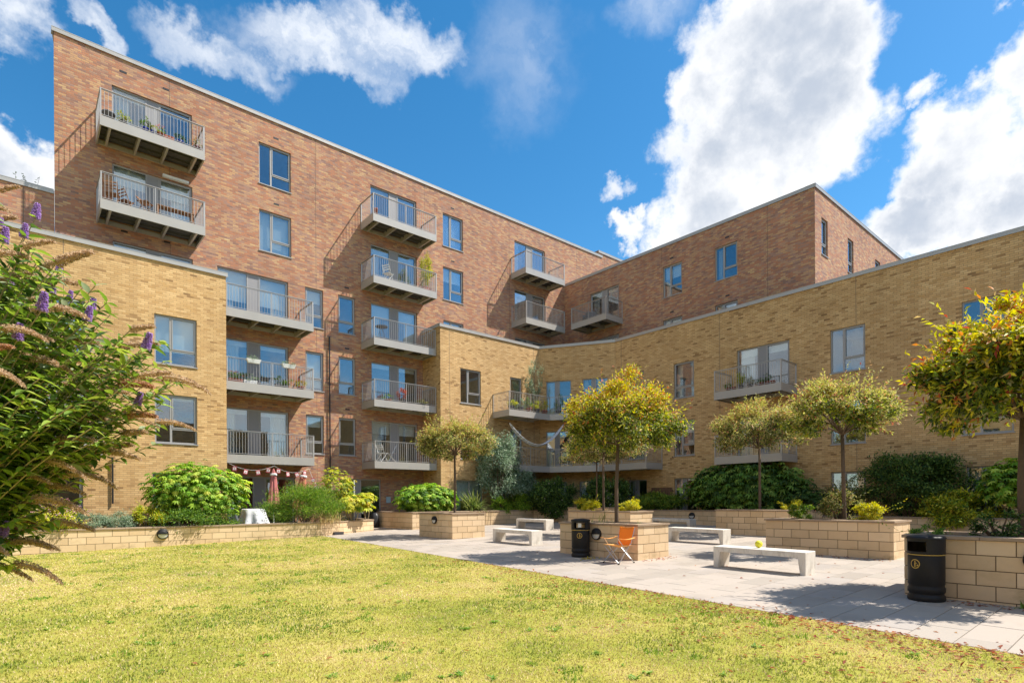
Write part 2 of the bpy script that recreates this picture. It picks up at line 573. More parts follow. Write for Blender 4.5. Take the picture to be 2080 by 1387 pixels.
lm, t = mat('lawn_turf')
wp = t.n('ShaderNodeNewGeometry').outputs['Position']
a_ = t.noise(wp, .55, 5, .62)
b_ = t.noise(wp, 5.0, 5, .7)
c_ = t.noise(wp, 38.0, 4, .7)
f_ = t.m('ADD', t.m('MULTIPLY', a_, .55), t.m('ADD', t.m('MULTIPLY', b_, .3), t.m('MULTIPLY', c_, .15)))
finish(t, t.ramp(f_, [(.34, (.14, .18, .024)), (.44, (.27, .28, .038)), (.54, (.39, .35, .07)), (.64, (.47, .38, .14))]), .9,
       bump=t.noise(wp, 60, 3, .7), bdist=.03, spec=.15)
mb = MB()
xs = [-30 + 39.2 * i / 24 for i in range(25)]
ys = [-14, -6, 0, 4, 8, 12, 16, 20, 22.0]
for j in range(len(ys) - 1):
    for i in range(24):
        q = []
        for (ii, jj) in ((i, j), (i + 1, j), (i + 1, j + 1), (i, j + 1)):
            y = ys[jj]
            x = -30 + (edge_x(y) - .02 + 30) * ii / 24
            q.append((x, y, G(x, y) + .012))
        mb.face(q, lm)
lawn = mb.build('lawn')
lawn['kind'] = 'structure'

# value noise in numpy for the turf colours
grid = RNG.random((64, 64))


def vnoise(x, y):
    xi, yi = np.floor(x).astype(int), np.floor(y).astype(int)
    fx, fy = x - xi, y - yi
    fx, fy = fx * fx * (3 - 2 * fx), fy * fy * (3 - 2 * fy)
    g = lambda a, b: grid[a % 64, b % 64]
    return (g(xi, yi) * (1 - fx) * (1 - fy) + g(xi + 1, yi) * fx * (1 - fy) + g(xi, yi + 1) * (1 - fx) * fy + g(xi + 1, yi + 1) * fx * fy)


def fbm(x, y):
    return (vnoise(x, y) + .5 * vnoise(x * 2.1 + 9, y * 2.1 + 3) + .25 * vnoise(x * 4.3 + 5, y * 4.3 + 17)) / 1.75


def mesh_np(name, verts, faces, cols, m_, parent=None, smooth=False):
    """verts (n,3), faces (m,k), cols (n,3)"""
    me = bpy.data.meshes.new(name)
    n, (m, k) = len(verts), faces.shape
    me.vertices.add(n)
    me.vertices.foreach_set('co', verts.astype(np.float32).ravel())
    me.loops.add(m * k)
    me.loops.foreach_set('vertex_index', faces.astype(np.int32).ravel())
    me.polygons.add(m)
    me.polygons.foreach_set('loop_start', (np.arange(m) * k).astype(np.int32))
    me.polygons.foreach_set('loop_total', np.full(m, k, dtype=np.int32))
    me.update(calc_edges=True)
    ca = me.color_attributes.new('Col', 'FLOAT_COLOR', 'POINT')
    c4 = np.ones((n, 4), dtype=np.float32)
    c4[:, :3] = cols
    ca.data.foreach_set('color', c4.ravel())
    me.materials.append(m_)
    if smooth:
        me.polygons.foreach_set('use_smooth', np.ones(m, dtype=bool))
    return link(name, me, parent)


def palette(pal, n, jit=.22):
    """pal: list of (rgb, weight)"""
    wts = np.array([p[1] for p in pal], float)
    idx = RNG.choice(len(pal), n, p=wts / wts.sum())
    c = np.array([p[0] for p in pal])[idx]
    return np.clip(c * (1 + (RNG.random((n, 1)) - .5) * 2 * jit), 0, 1)


def make_grass():
    n = 380000
    az = math.radians(90) - TH + (RNG.random(n) - .5) * math.radians(100)
    az = np.arctan2(fw.y, fw.x) + (RNG.random(n) - .5) * math.radians(98)
    r = 2.6 + 21.5 * RNG.random(n) ** 1.35
    x, y = r * np.cos(az), r * np.sin(az)
    ok = (x < 7.36 + .0745 * y) & (y < 21.85) & (x > -9)
    x, y, r = x[ok], y[ok], r[ok]
    n = len(x)
    big = fbm(x * .45 + 3, y * .45 + 8)
    sml = fbm(x * 2.4, y * 2.4 + 30)
    clump = fbm(x * 1.1 + 40, y * 1.1)
    fine = vnoise(x * 7 + 5, y * 7 + 9)
    g = .5 + .62 * (big - .5) + .30 * (sml - .5) + .38 * (clump - .5) + .08 * (fine - .5) + .12 * (RNG.random(n) - .5)
    stops = np.array([.30, .42, .50, .60, .72])
    cc = np.array([(.21, .27, .055), (.35, .37, .085), (.49, .44, .135), (.60, .50, .22), (.68, .54, .31)])
    col = np.stack([np.interp(g, stops, cc[:, k]) for k in range(3)], 1)
    weed = (fbm(x * 2.6 + 11, y * 2.6 + 50) > .74)
    col[weed] = (.20, .31, .04)
    straw = RNG.random(n) < .2
    col[straw] = (.62, .51, .28)
    col *= (1 + (RNG.random((n, 1)) - .5) * .4)
    h = (.012 + .02 * RNG.random(n)) * np.where(g < .40, 1.3, 1.0) * np.where(weed, 1.5, 1.0)
    wd = .0028 + .00075 * r
    ang = RNG.random(n) * 2 * PI
    lean = RNG.random(n) * .9
    la = RNG.random(n) * 2 * PI
    z = -.1 + .01844 * x + .00921 * y + .010
    dx, dy = np.cos(ang) * wd, np.sin(ang) * wd
    v = np.zeros((n, 3, 3))
    v[:, 0] = np.stack([x - dx, y - dy, z], 1)
    v[:, 1] = np.stack([x + dx, y + dy, z], 1)
    v[:, 2] = np.stack([x + np.cos(la) * h * lean, y + np.sin(la) * h * lean, z + h], 1)
    f = np.arange(n * 3).reshape(n, 3)
    o = mesh_np('grass', v.reshape(-1, 3), f, np.repeat(np.clip(col, 0, 1), 3, 0), GRASSM)
    tag(o, 'sun-bleached yellow-green mown grass covering the lawn', 'grass')
    o['kind'] = 'stuff'


make_grass()


def lawn_weeds():
    C_, D_, N_, L_, W_, K_ = [], [], [], [], [], []
    for i in range(170):
        r = 3.2 + 13 * random.random() ** 1.3
        a = math.atan2(fw.y, fw.x) + random.uniform(-.8, .8)
        x, y = r * math.cos(a), r * math.sin(a)
        if x > edge_x(y) - .05 or y > 21 or y < 0:
            continue
        k = random.choice([7, 9, 12, 16])
        sz = random.uniform(.035, .075)
        for q in range(k):
            b = random.uniform(0, 2 * PI)
            off = random.uniform(0, .05) if k > 9 else .005
            C_.append((x + off * math.cos(b * 3), y + off * math.sin(b * 3), G(x, y) + .012 + random.uniform(0, .015)))
            D_.append((math.cos(b), math.sin(b), random.uniform(.1, .7)))
            N_.append((random.uniform(-.2, .2), random.uniform(-.2, .2), 1))
            L_.append(sz * random.uniform(.7, 1.2))
            W_.append(sz * random.uniform(.3, .5))
            K_.append(random.choice([(.15, .27, .04), (.22, .36, .05), (.30, .40, .09)]))
    v, f = leaves_np(np.array(C_), np.array(D_), np.array(N_), np.array(L_), np.array(W_))
    o = mesh_np('lawn_weeds', v, f, np.repeat(np.array(K_), 4, 0), LEAF)
    tag(o, 'small green broad-leaved weeds dotted through the bleached lawn', 'weeds')
    o['kind'] = 'stuff'

# paving: bedding sheet, then slabs
bm_, t = mat('paving_joint')
wp = t.n('ShaderNodeNewGeometry').outputs['Position']
finish(t, t.mix(t.noise(wp, 9, 4, .6), (.10, .08, .065), (.22, .18, .15)), .95)
mb = MB()
px_ = [(edge_x(-9), -9), (25, -9), (25, 26), (edge_x(26), 26)]
mb.face([(x, y, G(x, y) - .012) for x, y in px_], bm_)
paving = mb.build('paving')
paving['kind'] = 'structure'


def slab_mesh(L, W, T, j=.005):
    mb = MB()
    c = .004
    x0, x1, y0, y1 = j, L - j, j, W - j
    b = [(x0, y0, -T), (x1, y0, -T), (x1, y1, -T), (x0, y1, -T)]
    m1 = [(x0, y0, -c), (x1, y0, -c), (x1, y1, -c), (x0, y1, -c)]
    tt = [(x0 + c, y0 + c, 0), (x1 - c, y0 + c, 0), (x1 - c, y1 - c, 0), (x0 + c, y1 - c, 0)]
    return b, m1, tt


SLW, SLL = .445, .89
slabs = []
for j in range(-12, 57):
    y0 = 1.15 + (j - 2) * SLW
    off = (j % 2) * SLL / 2
    for i in range(-1, 21):
        x0 = 7.9 + i * SLL + off
        x1 = x0 + SLL
        ex = edge_x(y0 + SLW / 2) + .03
        if x1 < ex + .12 or x0 > 23.5:
            continue
        x0 = max(x0, ex)
        if y0 + SLW > 22.2 and not (9 < x0 < 13.0):
            continue
        if y0 > 25.2 or y0 < -8:
            continue
        D = x0 * fw.x + y0 * fw.y
        slabs.append((D, x0, y0, x1 - x0))
slabs.sort()
vis = [s for s in slabs if s[0] > 4.5 and (s[1] * ct - s[2] * st) / s[0] < 1.0]
near = set(id(s) for s in vis[:300])
cache = {}
rest_v, rest_f, rest_r = [], [], []
for s in slabs:
    D, x0, y0, L = s
    dzs = random.uniform(-.0012, .0012)
    if id(s) in near:
        key = round(L, 2)
        if key not in cache:
            b, m1, tt = slab_mesh(key, SLW, .03)
            mb = MB()
            i0 = b + m1
            mb.hexa(b + m1, SLAB)
            mb.hexa(m1 + tt, SLAB)
            o = mb.build('slab', paving)
            cache[key] = o.data
        else:
            o = link('slab', cache[key], paving)
        o.matrix_local = Matrix.Translation((x0, y0, G(x0, y0) + dzs)) @ TILT
    else:
        b, m1, tt = slab_mesh(L, SLW, .03)
        i = len(rest_v)
        for p in m1 + tt:
            rest_v.append((x0 + p[0], y0 + p[1], G(x0 + p[0], y0 + p[1]) + p[2] + dzs - (.02 if p in m1 else 0)))
        for f in ((4, 5, 6, 7), (0, 1, 5, 4), (1, 2, 6, 5), (2, 3, 7, 6), (3, 0, 4, 7)):
            rest_f.append(tuple(i + k for k in f))
        rest_r += [random.random()] * 8
me = bpy.data.meshes.new('slabs')
me.from_pydata(rest_v, [], rest_f)
me.materials.append(SLAB)
at = me.attributes.new('Rnd', 'FLOAT', 'POINT')
at.data.foreach_set('value', rest_r)
o = link('slab_field', me, paving)
o['kind'] = 'stuff'

# brown edging strip between lawn and paving
mb = MB()
EDG = plain('edging_steel', (.12, .06, .04), .8, 0, .3, 10)
for j in range(16):
    y0, y1 = -9 + 2.2 * j, -9 + 2.2 * (j + 1)
    if y0 > 21:
        break
    y1 = min(y1, 21.4)
    q = []
    for dzz in (-.05, .012):
        q += [(edge_x(y0) - .02, y0, G(edge_x(y0), y0) + dzz), (edge_x(y0) + .02, y0, G(edge_x(y0), y0) + dzz),
              (edge_x(y1) + .02, y1, G(edge_x(y1), y1) + dzz), (edge_x(y1) - .02, y1, G(edge_x(y1), y1) + dzz)]
    mb.hexa(q, EDG)
o = mb.build('lawn_edging')
tag(o, 'thin brown edging strip between the lawn and the paving', 'edging')


# ---------------------------------------------------------------- buildings
def H(k):
    return 2.70 + 2.9 * k


def window_unit(par, O, U, N, u0, u1, z0, z1, kind, blind=0.0, curtain=0):
    """frame with panes set 10 cm back in the wall; N points outward"""
    rec = -.10
    fr = .055
    mb = MB()
    panes = []
    W = u1 - u0

    def bar(a0, a1, b0, b1, n0=rec - .035, n1=rec + .03, m_=FRAME):
        mb.obox(O, U, N, a0, a1, n0, n1, b0, b1, m_)

    bar(u0 + .003, u0 + fr, z0 + .003, z1 - .003)
    bar(u1 - fr, u1 - .003, z0 + .003, z1 - .003)
    bar(u0 + fr, u1 - fr, z1 - fr, z1 - .003)
    bar(u0 + fr, u1 - fr, z0 + .003, z0 + fr)
    iu0, iu1, iz0, iz1 = u0 + fr, u1 - fr, z0 + fr, z1 - fr
    sash = []
    if kind == 'door':
        a, b = u0 + W * .42, u0 + W * .56
        mb.obox(O, U, N, a, b, rec - .03, rec + .022, iz0, iz1, PANEL)
        bar(a - .05, a, iz0, iz1)
        bar(b, b + .05, iz0, iz1)
        panes = [(iu0, a - .05, iz0, iz1), (b + .05, iu1, iz0, iz1)]
        sash = [panes[1]]
    elif kind == 'doorL':
        a, b = u0 + W * .34, u0 + W * .5
        mb.obox(O, U, N, a, b, rec - .03, rec + .022, iz0, iz1, PANEL)
        bar(b, b + .05, iz0, iz1)
        panes = [(iu0, a, iz0, iz1), (b + .05, iu1, iz0, iz1)]
    elif kind == 'single':
        zm = z0 + (z1 - z0) * .30
        bar(iu0, iu1, zm - .035, zm + .035)
        panes = [(iu0, iu1, zm + .035, iz1), (iu0, iu1, iz0, zm - .035)]
        sash = [panes[0]]
    elif kind == 'three':
        a = u0 + W * .38
        zm = z0 + (z1 - z0) * .30
        bar(a - .035, a + .035, iz0, iz1)
        bar(a + .035, iu1, zm - .03, zm + .03)
        panes = [(iu0, a - .035, iz0, iz1), (a + .035, iu1, zm + .03, iz1), (a + .035, iu1, iz0, zm - .03)]
        sash = [panes[1]]
    elif kind == 'two':
        a = (u0 + u1) / 2
        bar(a - .03, a + .03, iz0, iz1)
        panes = [(iu0, a - .03, iz0, iz1), (a + .03, iu1, iz0, iz1)]
    for (a0, a1, b0, b1) in sash:
        s_ = .035
        for q in ((a0, a0 + s_, b0, b1), (a1 - s_, a1, b0, b1), (a0 + s_, a1 - s_, b1 - s_, b1), (a0 + s_, a1 - s_, b0, b0 + s_)):
            mb.obox(O, U, N, *q[:2], rec + .002, rec + .045, *q[2:], FRAME)
    win = mb.build('window', par)
    for (a0, a1, b0, b1) in panes:
        mb = MB()
        mb.obox(O, U, N, a0 + .001, a1 - .001, rec - .012, rec - .004, b0 + .001, b1 - .001, GLASS)
        mb.build('pane', win)
    if z0 > H(0) - 2.0 and kind in ('three', 'single', 'two'):
        mb = MB()
        mb.obox(O, U, N, u0 - .03, u1 + .03, -.09, .035, z0 - .035, z0 + .001, FRAME)
        mb.build('sill', win)
    if blind > 0:
        mb = MB()
        zb = z1 - (z1 - z0) * blind
        mb.obox(O, U, N, u0 + .05, u1 - .05, rec - .16, rec - .15, zb, z1 - .02, BLIND)
        mb.build('blind', win)
    if curtain:
        cw = W * random.uniform(.16, .3)
        for side in ((0,) if curtain == 1 else (0, 1)):
            mb = MB()
            c0 = u0 + .06 if side == 0 else u1 - .06 - cw
            n = 14
            for i in range(n):
                ua, ub = c0 + cw * i / n, c0 + cw * (i + 1) / n
                na, nb = rec - .24 + .035 * math.cos(i * PI), rec - .24 + .035 * math.cos((i + 1) * PI)
                pts = [(O[0] + U[0] * ua + N[0] * na, O[1] + U[1] * ua + N[1] * na, z0 + .03), (O[0] + U[0] * ub + N[0] * nb, O[1] + U[1] * ub + N[1] * nb, z0 + .03)]
                mb.face([pts[0], pts[1], (*pts[1][:2], z1 - .05), (*pts[0][:2], z1 - .05)], BLIND)
            mb.build('curtain', win)
    # the room behind
    mb = MB()
    for q in [(u0 - .25, u0 - .2, -3.0, -.16), (u1 + .2, u1 + .25, -3.0, -.16)]:
        mb.obox(O, U, N, *q, z0 - .1 - (.85 if kind in ('three', 'single', 'two') else 0), z1 + .15, INTER)
    zf = z0 - .1 - (.85 if kind in ('three', 'single', 'two') else 0)
    mb.obox(O, U, N, u0 - .25, u1 + .25, -3.05, -3.0, zf, z1 + .15, INTER)
    mb.obox(O, U, N, u0 - .25, u1 + .25, -3.05, -.16, z1 + .15, z1 + .2, INTER)
    mb.obox(O, U, N, u0 - .25, u1 + .25, -3.05, -.16, zf - .05, zf, DECK)
    mb.build('room', win)
    return win


def facade(par, P0, P1, z0, z1, m_, opens=(), uoff=0.0, name='wall'):
    """brick face from P0 to P1 (left to right as seen), openings (u0,u1,z0,z1)"""
    L = math.hypot(P1[0] - P0[0], P1[1] - P0[1])
    U = ((P1[0] - P0[0]) / L, (P1[1] - P0[1]) / L)
    N = (U[1], -U[0])
    us = sorted({0.0, L} | {c for o in opens for c in o[:2]})
    zs = sorted({z0, z1} | {c for o in opens for c in o[2:4]})
    mb = MB()

    def P(u, z, n=0.0):
        return (P0[0] + U[0] * u + N[0] * n, P0[1] + U[1] * u + N[1] * n, z)

    for a, b in zip(us[:-1], us[1:]):
        for c, d in zip(zs[:-1], zs[1:]):
            if any(o[0] - 1e-6 <= a and b <= o[1] + 1e-6 and o[2] - 1e-6 <= c and d <= o[3] + 1e-6 for o in opens):
                continue
            mb.face([P(a, c), P(b, c), P(b, d), P(a, d)], m_, [(a + uoff, c), (b + uoff, c), (b + uoff, d), (a + uoff, d)])
    r = -.17
    for a, b, c, d in [o[:4] for o in opens]:
        mb.face([P(a, c), P(a, c, r), P(a, d, r), P(a, d)][::-1], m_, [(a + uoff, c), (a + r, c), (a + r, d), (a + uoff, d)][::-1])
        mb.face([P(b, c), P(b, c, r), P(b, d, r), P(b, d)], m_, [(b + uoff, c), (b + r + uoff, c), (b + r + uoff, d), (b + uoff, d)])
        mb.face([P(a, d), P(b, d), P(b, d, r), P(a, d, r)][::-1], m_, [(a, d), (b, d), (b, d + r), (a, d + r)][::-1])
        mb.face([P(a, c), P(b, c), P(b, c, r), P(a, c, r)], m_, [(a, c), (b, c), (b, c + r), (a, c + r)])
    mb.build(name, par)
    return (P0[0], P0[1]), U, N, L


def coping(par, P0, P1, z1, e0=.06, e1=.06, m_=None):
    L = math.hypot(P1[0] - P0[0], P1[1] - P0[1])
    U = ((P1[0] - P0[0]) / L, (P1[1] - P0[1]) / L)
    N = (U[1], -U[0])
    mb = MB()
    npc = max(1, round((L + e0 + e1) / 2.5))
    for i in range(npc):
        a_ = -e0 + (L + e0 + e1) * i / npc
        b_ = -e0 + (L + e0 + e1) * (i + 1) / npc
        j_ = random.uniform(-.002, .002)
        mb.obox(P0, U, N, a_ + (.006 if i else 0), b_ - (.006 if i < npc - 1 else 0), -.42, .055, z1 - .02, z1 + j_ * .5, COPING)
    mb.obox(P0, U, N, -e0, L + e1, .02, .05, z1 - .155, z1 - .0205, COPING)
    mb.build('coping', par)


def roof(par, pts, z):
    mb = MB()
    mb.face([(x, y, z) for x, y in pts], ROOF)
    mb.build('roof', par)


def air_bricks(par, F, us, zs):
    O, U, N, L = F
    for u in us:
        for z in zs:
            mb = MB()
            mb.obox(O, U, N, u - .11, u + .11, -.01, .008, z, z + .07, BLACKM)
            mb.build('air_brick', par)


def balcony(par, path, k, inner=(), post_step=1.75):
    """path: points of the outer edge, starting and ending on the wall (left to right as seen)"""
    zt, zb, zr = .62 + 2.9 * k, .28 + 2.9 * k, 1.58 + 2.9 * k
    P = [Vector((p[0], p[1])) for p in path]
    segs = list(zip(P[:-1], P[1:]))
    nrm = [Vector(((b - a).y, -(b - a).x)).normalized() for a, b in segs]

    def inset(d):
        out = []
        for i, p in enumerate(P):
            if i == 0:
                out.append(p - nrm[0] * d)
            elif i == len(P) - 1:
                out.append(p - nrm[-1] * d)
            else:
                a, b = nrm[i - 1], nrm[i]
                m_ = (a + b)
                out.append(p - m_ * (d / (1 + a.dot(b))))
        return out

    mb = MB()
    Q, Q2 = inset(.012), inset(.05)
    for i in range(len(P) - 1):
        a, b, c, d = P[i], P[i + 1], Q[i + 1], Q[i]
        mb.hexa([(*a, zb), (*b, zb), (*c, zb), (*d, zb), (*a, zt), (*b, zt), (*c, zt), (*d, zt)], BALC)
        e, f = Q2[i + 1], Q2[i]
        # toe flanges of the channel
        for z0_, z1_ in ((zb + .003, zb + .018), (zt - .018, zt - .003)):
            mb.hexa([(*d, z0_), (*c, z0_), (*e, z0_), (*f, z0_), (*d, z1_), (*c, z1_), (*e, z1_), (*f, z1_)], BALC)
    B = mb.build('balcony', par)
    # deck
    I = inset(.02)
    mb = MB()
    pts = [(p.x, p.y) for p in I] + list(inner)
    n = len(pts)
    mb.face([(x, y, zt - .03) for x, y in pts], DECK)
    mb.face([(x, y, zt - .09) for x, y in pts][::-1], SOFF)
    mb.build('deck', B)
    # joists from wall to front edge on the longest front segment(s)
    for si in range(1, len(segs) - 1):
        a, b = Q[si], Q[si + 1]
        L = (b - a).length
        u = (b - a).normalized()
        nn = nrm[si]
        dep = abs((P[0] - P[si]).dot(nn)) if si == 1 else 1.3
        cnt = max(2, int(round(L / .85)))
        for q in range(cnt):
            f = (q + .5) / cnt if len(segs) > 3 else [.09, .36, .63, .92][min(q, 3)] if cnt == 4 else (q + .3) / (cnt - .4)
            c = a + u * (L * f)
            mb = MB()
            O = (c.x, c.y)
            mb.obox(O, (u.x, u.y), (-nn.x, -nn.y), -.035, .035, .002, dep - .02, zb + .02, zt - .091, BALC)
            mb.build('joist', B)
        mb = MB()
        O = (a.x, a.y)
        for dd in (dep * .36, dep * .70):
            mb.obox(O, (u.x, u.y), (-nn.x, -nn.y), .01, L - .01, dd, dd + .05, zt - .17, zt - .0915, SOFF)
        mb.obox(O, (u.x, u.y), (-nn.x, -nn.y), .01, L - .01, dep - .07, dep - .015, zb + .03, zt - .16, BALC)
        mb.build('bearer', B)
    # rail, posts, balusters
    R = inset(.028)
    mbt, mbb = MB(), MB()
    for i in range(len(P) - 1):
        a, b = R[i], R[i + 1]
        L = (b - a).length
        u = (b - a).normalized()
        nn = nrm[i]
        e0 = -.025 if i > 0 else 0
        e1 = .025 if i < len(P) - 2 else 0
        mbt.obox((a.x, a.y), (u.x, u.y), (nn.x, nn.y), e0, L + e1, -.027, .027, zr - .018 + .0005 * i, zr + .0005 * i, RAIL)
        mbb.obox((a.x, a.y), (u.x, u.y), (nn.x, nn.y), 0, L, -.008, .008, zt + .045, zt + .06, RAIL)
        mbb.obox((a.x, a.y), (u.x, u.y), (nn.x, nn.y), 0, L, -.008, .008, zr - .06, zr - .045, RAIL)
        cnt = max(2, int(round(L / .112)))
        for q in range(1, cnt):
            s = L * q / cnt
            mbb.obox((a.x, a.y), (u.x, u.y), (nn.x, nn.y), s - .006, s + .006, -.006, .006, zt + .06, zr - .06, RAIL)
    mbt.build('top_rail', B)
    mbb.build('balusters', B)
    posts = []
    for i in range(len(P) - 1):
        a, b = R[i], R[i + 1]
        L = (b - a).length
        cnt = max(1, int(round(L / post_step)))
        for q in range(cnt + 1):
            if q == 0 and i > 0:
                continue
            posts.append((a + (b - a) * (q / cnt), nrm[i], (b - a).normalized(), q == 0 or q == cnt))
    for p, nn, u, end in posts:
        mb = MB()
        w_ = .028 if end else .014
        mb.obox((p.x, p.y), (u.x, u.y), (nn.x, nn.y), -w_, w_, -.022, .018, zt - .002, zr - .019, RAIL)
        mb.build('post', B)
    return B


def rect_balcony_A(par, x0, x1, y0, k, yw=25.85):
    return balcony(par, [(x0, yw - .004), (x0, y0), (x1, y0), (x1, yw - .004)], k)


# --- left wing, six storeys of red brick
wingA = thing('apartment_building', 'tall six-storey red brick wing with stacked grey balconies along its long sunlit front', 'building', (0, 0, 0))
XA0, XA1, YA = .95, 30.42, 25.85
FA, DA = .62, None
doorsA = []
winsA = []
for k in (5, 4, 3):
    doorsA.append((2.64, 5.30, k))
for k in (3, 2, 1):
    doorsA.append((6.2, 9.09, k))
for k in (5, 4, 3, 2, 1):
    doorsA.append((13.11, 15.72, k))
for k in (5, 4, 3):
    doorsA.append((22.48, 25.0, k))
for k in (5, 4):
    winsA.append((7.87, 9.24, k, 'three'))
for k in (3, 2, 1):
    winsA.append((9.85, 10.69, k, 'single'))
    winsA.append((11.42, 12.27, k, 'single'))
for k in (5, 4, 3):
    winsA.append((17.36, 18.69, k, 'three'))
opens = [(a - XA0, b - XA0, FA + 2.9 * k, H(k)) for a, b, k in doorsA] + [(a - XA0, b - XA0, H(k) - 1.78, H(k)) for a, b, k, _ in winsA]
opens += [(6.35 - XA0, 9.35 - XA0, .55, 2.72), (11.42 - XA0, 13.6 - XA0, .45, 2.72)]
F = facade(wingA, (XA0, YA), (XA1, YA), -1, 18.40, RED, opens, 0.0)
O, U, N, L = F
for i, (a, b, k) in enumerate(doorsA):
    bl = {(2.64, 4): .32, (6.2, 1): .12, (6.2, 3): .6, (13.11, 4): .2, (13.11, 1): .3, (22.48, 5): 0, (22.48, 4): .15}.get((a, k), random.choice([0, 0, .12, .3]))
    window_unit(wingA, O, U, N, a - XA0, b - XA0, FA + 2.9 * k, H(k), 'door', bl, random.choice([0, 1, 2]))
for i, (a, b, k, kd) in enumerate(winsA):
    bl = {(7.87, 4): .97, (17.36, 5): .97, (17.36, 4): .4, (9.85, 3): .35, (9.85, 1): .3, (17.36, 3): .5, (9.85, 2): .9}.get((a, k), 0)
    window_unit(wingA, O, U, N, a - XA0, b - XA0, H(k) - 1.78, H(k), kd, bl, 1 if (a, k) == (9.85, 1) else 0)
window_unit(wingA, O, U, N, 6.35 - XA0, 9.35 - XA0, .55, 2.72, 'door', 0, 1)
# entrance: glazed side panel and door
window_unit(wingA, O, U, N, 11.42 - XA0, 13.6 - XA0, .45, 2.72, 'doorL', 0, 0)
facade(wingA, (XA1, YA), (XA1, 40), -1, 18.40, RED)
facade(wingA, (XA1, 40), (2.6, 40), -1, 18.40, RED)
facade(wingA, (2.6, 40), (XA0, YA), -1, 18.40, RED)
coping(wingA, (XA0, YA), (XA1, YA), 18.44)
coping(wingA, (XA1, YA + .06), (XA1, 40), 18.443, 0, 0)
coping(wingA, (2.6, 40), (XA0, YA + .06), 18.443, 0, 0)
roof(wingA, [(XA0, YA), (XA1, YA), (XA1, 40), (2.6, 40)], 18.2)
# stair head beyond
facade(wingA, (30.15, 25.86), (36, 25.86), 12, 18.68, RED, (), 3.0, 'stair_head')
facade(wingA, (30.15, 38), (30.15, 25.86), 17, 18.68, RED, (), 3.0, 'stair_head')
coping(wingA, (30.15, 25.86), (36, 25.86), 18.72)
air_bricks(wingA, F, [8.6 - XA0, 18.0 - XA0], [H(5) + .38, H(4) + .38])
air_bricks(wingA, F, [12.1 - XA0 - .25], [H(3) + .38, H(2) + .38, H(1) + .38])
air_bricks(wingA, F, [4.4 - XA0, 3.0 - XA0], [H(4) - 2.75 + .25, H(5) + .6])
for k in (5, 4):
    rect_balcony_A(wingA, 2.14, 5.44, 24.40, k)
for k in (3, 2, 1):
    rect_balcony_A(wingA, 6.16, 9.66, 24.40, k)
for k in (5, 4, 3, 2, 1):
    rect_balcony_A(wingA, 12.58, 16.09 if k > 3 else 16.02, 24.53, k)
for k in (5, 4):
    rect_balcony_A(wingA, 22.2, 25.42, 24.54, k)
# drainpipe beside the small windows
mb = MB()
mb.tube([(10.95, 25.78, .4), (10.95, 25.78, 9.3)], .035, BLACKM, 8)
mb.build('downpipe', wingA)
# strip light above the second door
mb = MB()
mb.box((4.25, 25.70, 14.33), (5.15, 25.84, 14.42), WHITE)
mb.build('strip_light', wingA)

# --- lower red link at the far left
link_b = thing('apartment_building', 'low red brick parapet wall left of the tall wing, half in shade', 'building', (0, 0, 0))
facade(link_b, (-14, 25.87), (.945, 25.87), -1, 12.66, RED, (), 7.0)
coping(link_b, (-14, 25.87), (.93, 25.87), 12.69, 0, 0)
roof(link_b, [(-14, 25.87), (.94, 25.87), (.94, 36), (-14, 36)], 12.4)
facade(link_b, (-14, 36), (-14, 25.87), -1, 12.66, RED)

# --- yellow block on the left
podL = thing('apartment_building', 'yellow brick projecting block behind the purple-flowered shrub on the left', 'building', (0, 0, 0))
XL = -9.0
yo = [(3.70, 5.08, 2, 'three'), (3.70, 5.08, 1, 'three'), (.2, 1.68, 2, 'three')]
opens = [(a - XL, b - XL, H(k) - 1.80, H(k)) for a, b, k, _ in yo]
opens += [(.1 - XL, 1.9 - XL, FA + 2.9, H(1)), (3.62 - XL, 5.1 - XL, .75, H(0)), (-.6 - XL, 1.6 - XL, .55, H(0))]
F = facade(podL, (XL, 24.2), (6.11, 24.2), -1, 10.52, YEL, opens, 11.0)
O, U, N, L = F
window_unit(podL, O, U, N, 3.70 - XL, 5.08 - XL, H(2) - 1.8, H(2), 'three', .72, 0)
window_unit(podL, O, U, N, 3.70 - XL, 5.08 - XL, H(1) - 1.8, H(1), 'three', .1, 0)
window_unit(podL, O, U, N, .2 - XL, 1.68 - XL, H(2) - 1.8, H(2), 'three', .6, 0)
window_unit(podL, O, U, N, .1 - XL, 1.9 - XL, FA + 2.9, H(1), 'door', .1, 1)
window_unit(podL, O, U, N, 3.62 - XL, 5.1 - XL, .75, H(0), 'two', 0, 1)
window_unit(podL, O, U, N, -.6 - XL, 1.6 - XL, .55, H(0), 'door', 0, 1)
facade(podL, (6.11, 24.2), (6.11, 25.845), -1, 10.52, YEL)
facade(podL, (XL, 25.845), (XL, 24.2), -1, 10.52, YEL)
coping(podL, (XL, 24.2), (6.11, 24.2), 10.56)
coping(podL, (6.11, 24.262), (6.11, 25.845), 10.563, 0, 0)
roof(podL, [(XL, 24.2), (6.11, 24.2), (6.11, 25.845), (XL, 25.845)], 10.4)
balcony(podL, [(-.5, 24.196), (-.5, 22.85), (2.05, 22.85), (2.05, 24.196)], 1)
mb = MB()
mb.tube([(2.42, 24.14, 1.6), (2.42, 24.14, 3.2)], .03, BLACKM, 8)
mb.build('downpipe', podL)

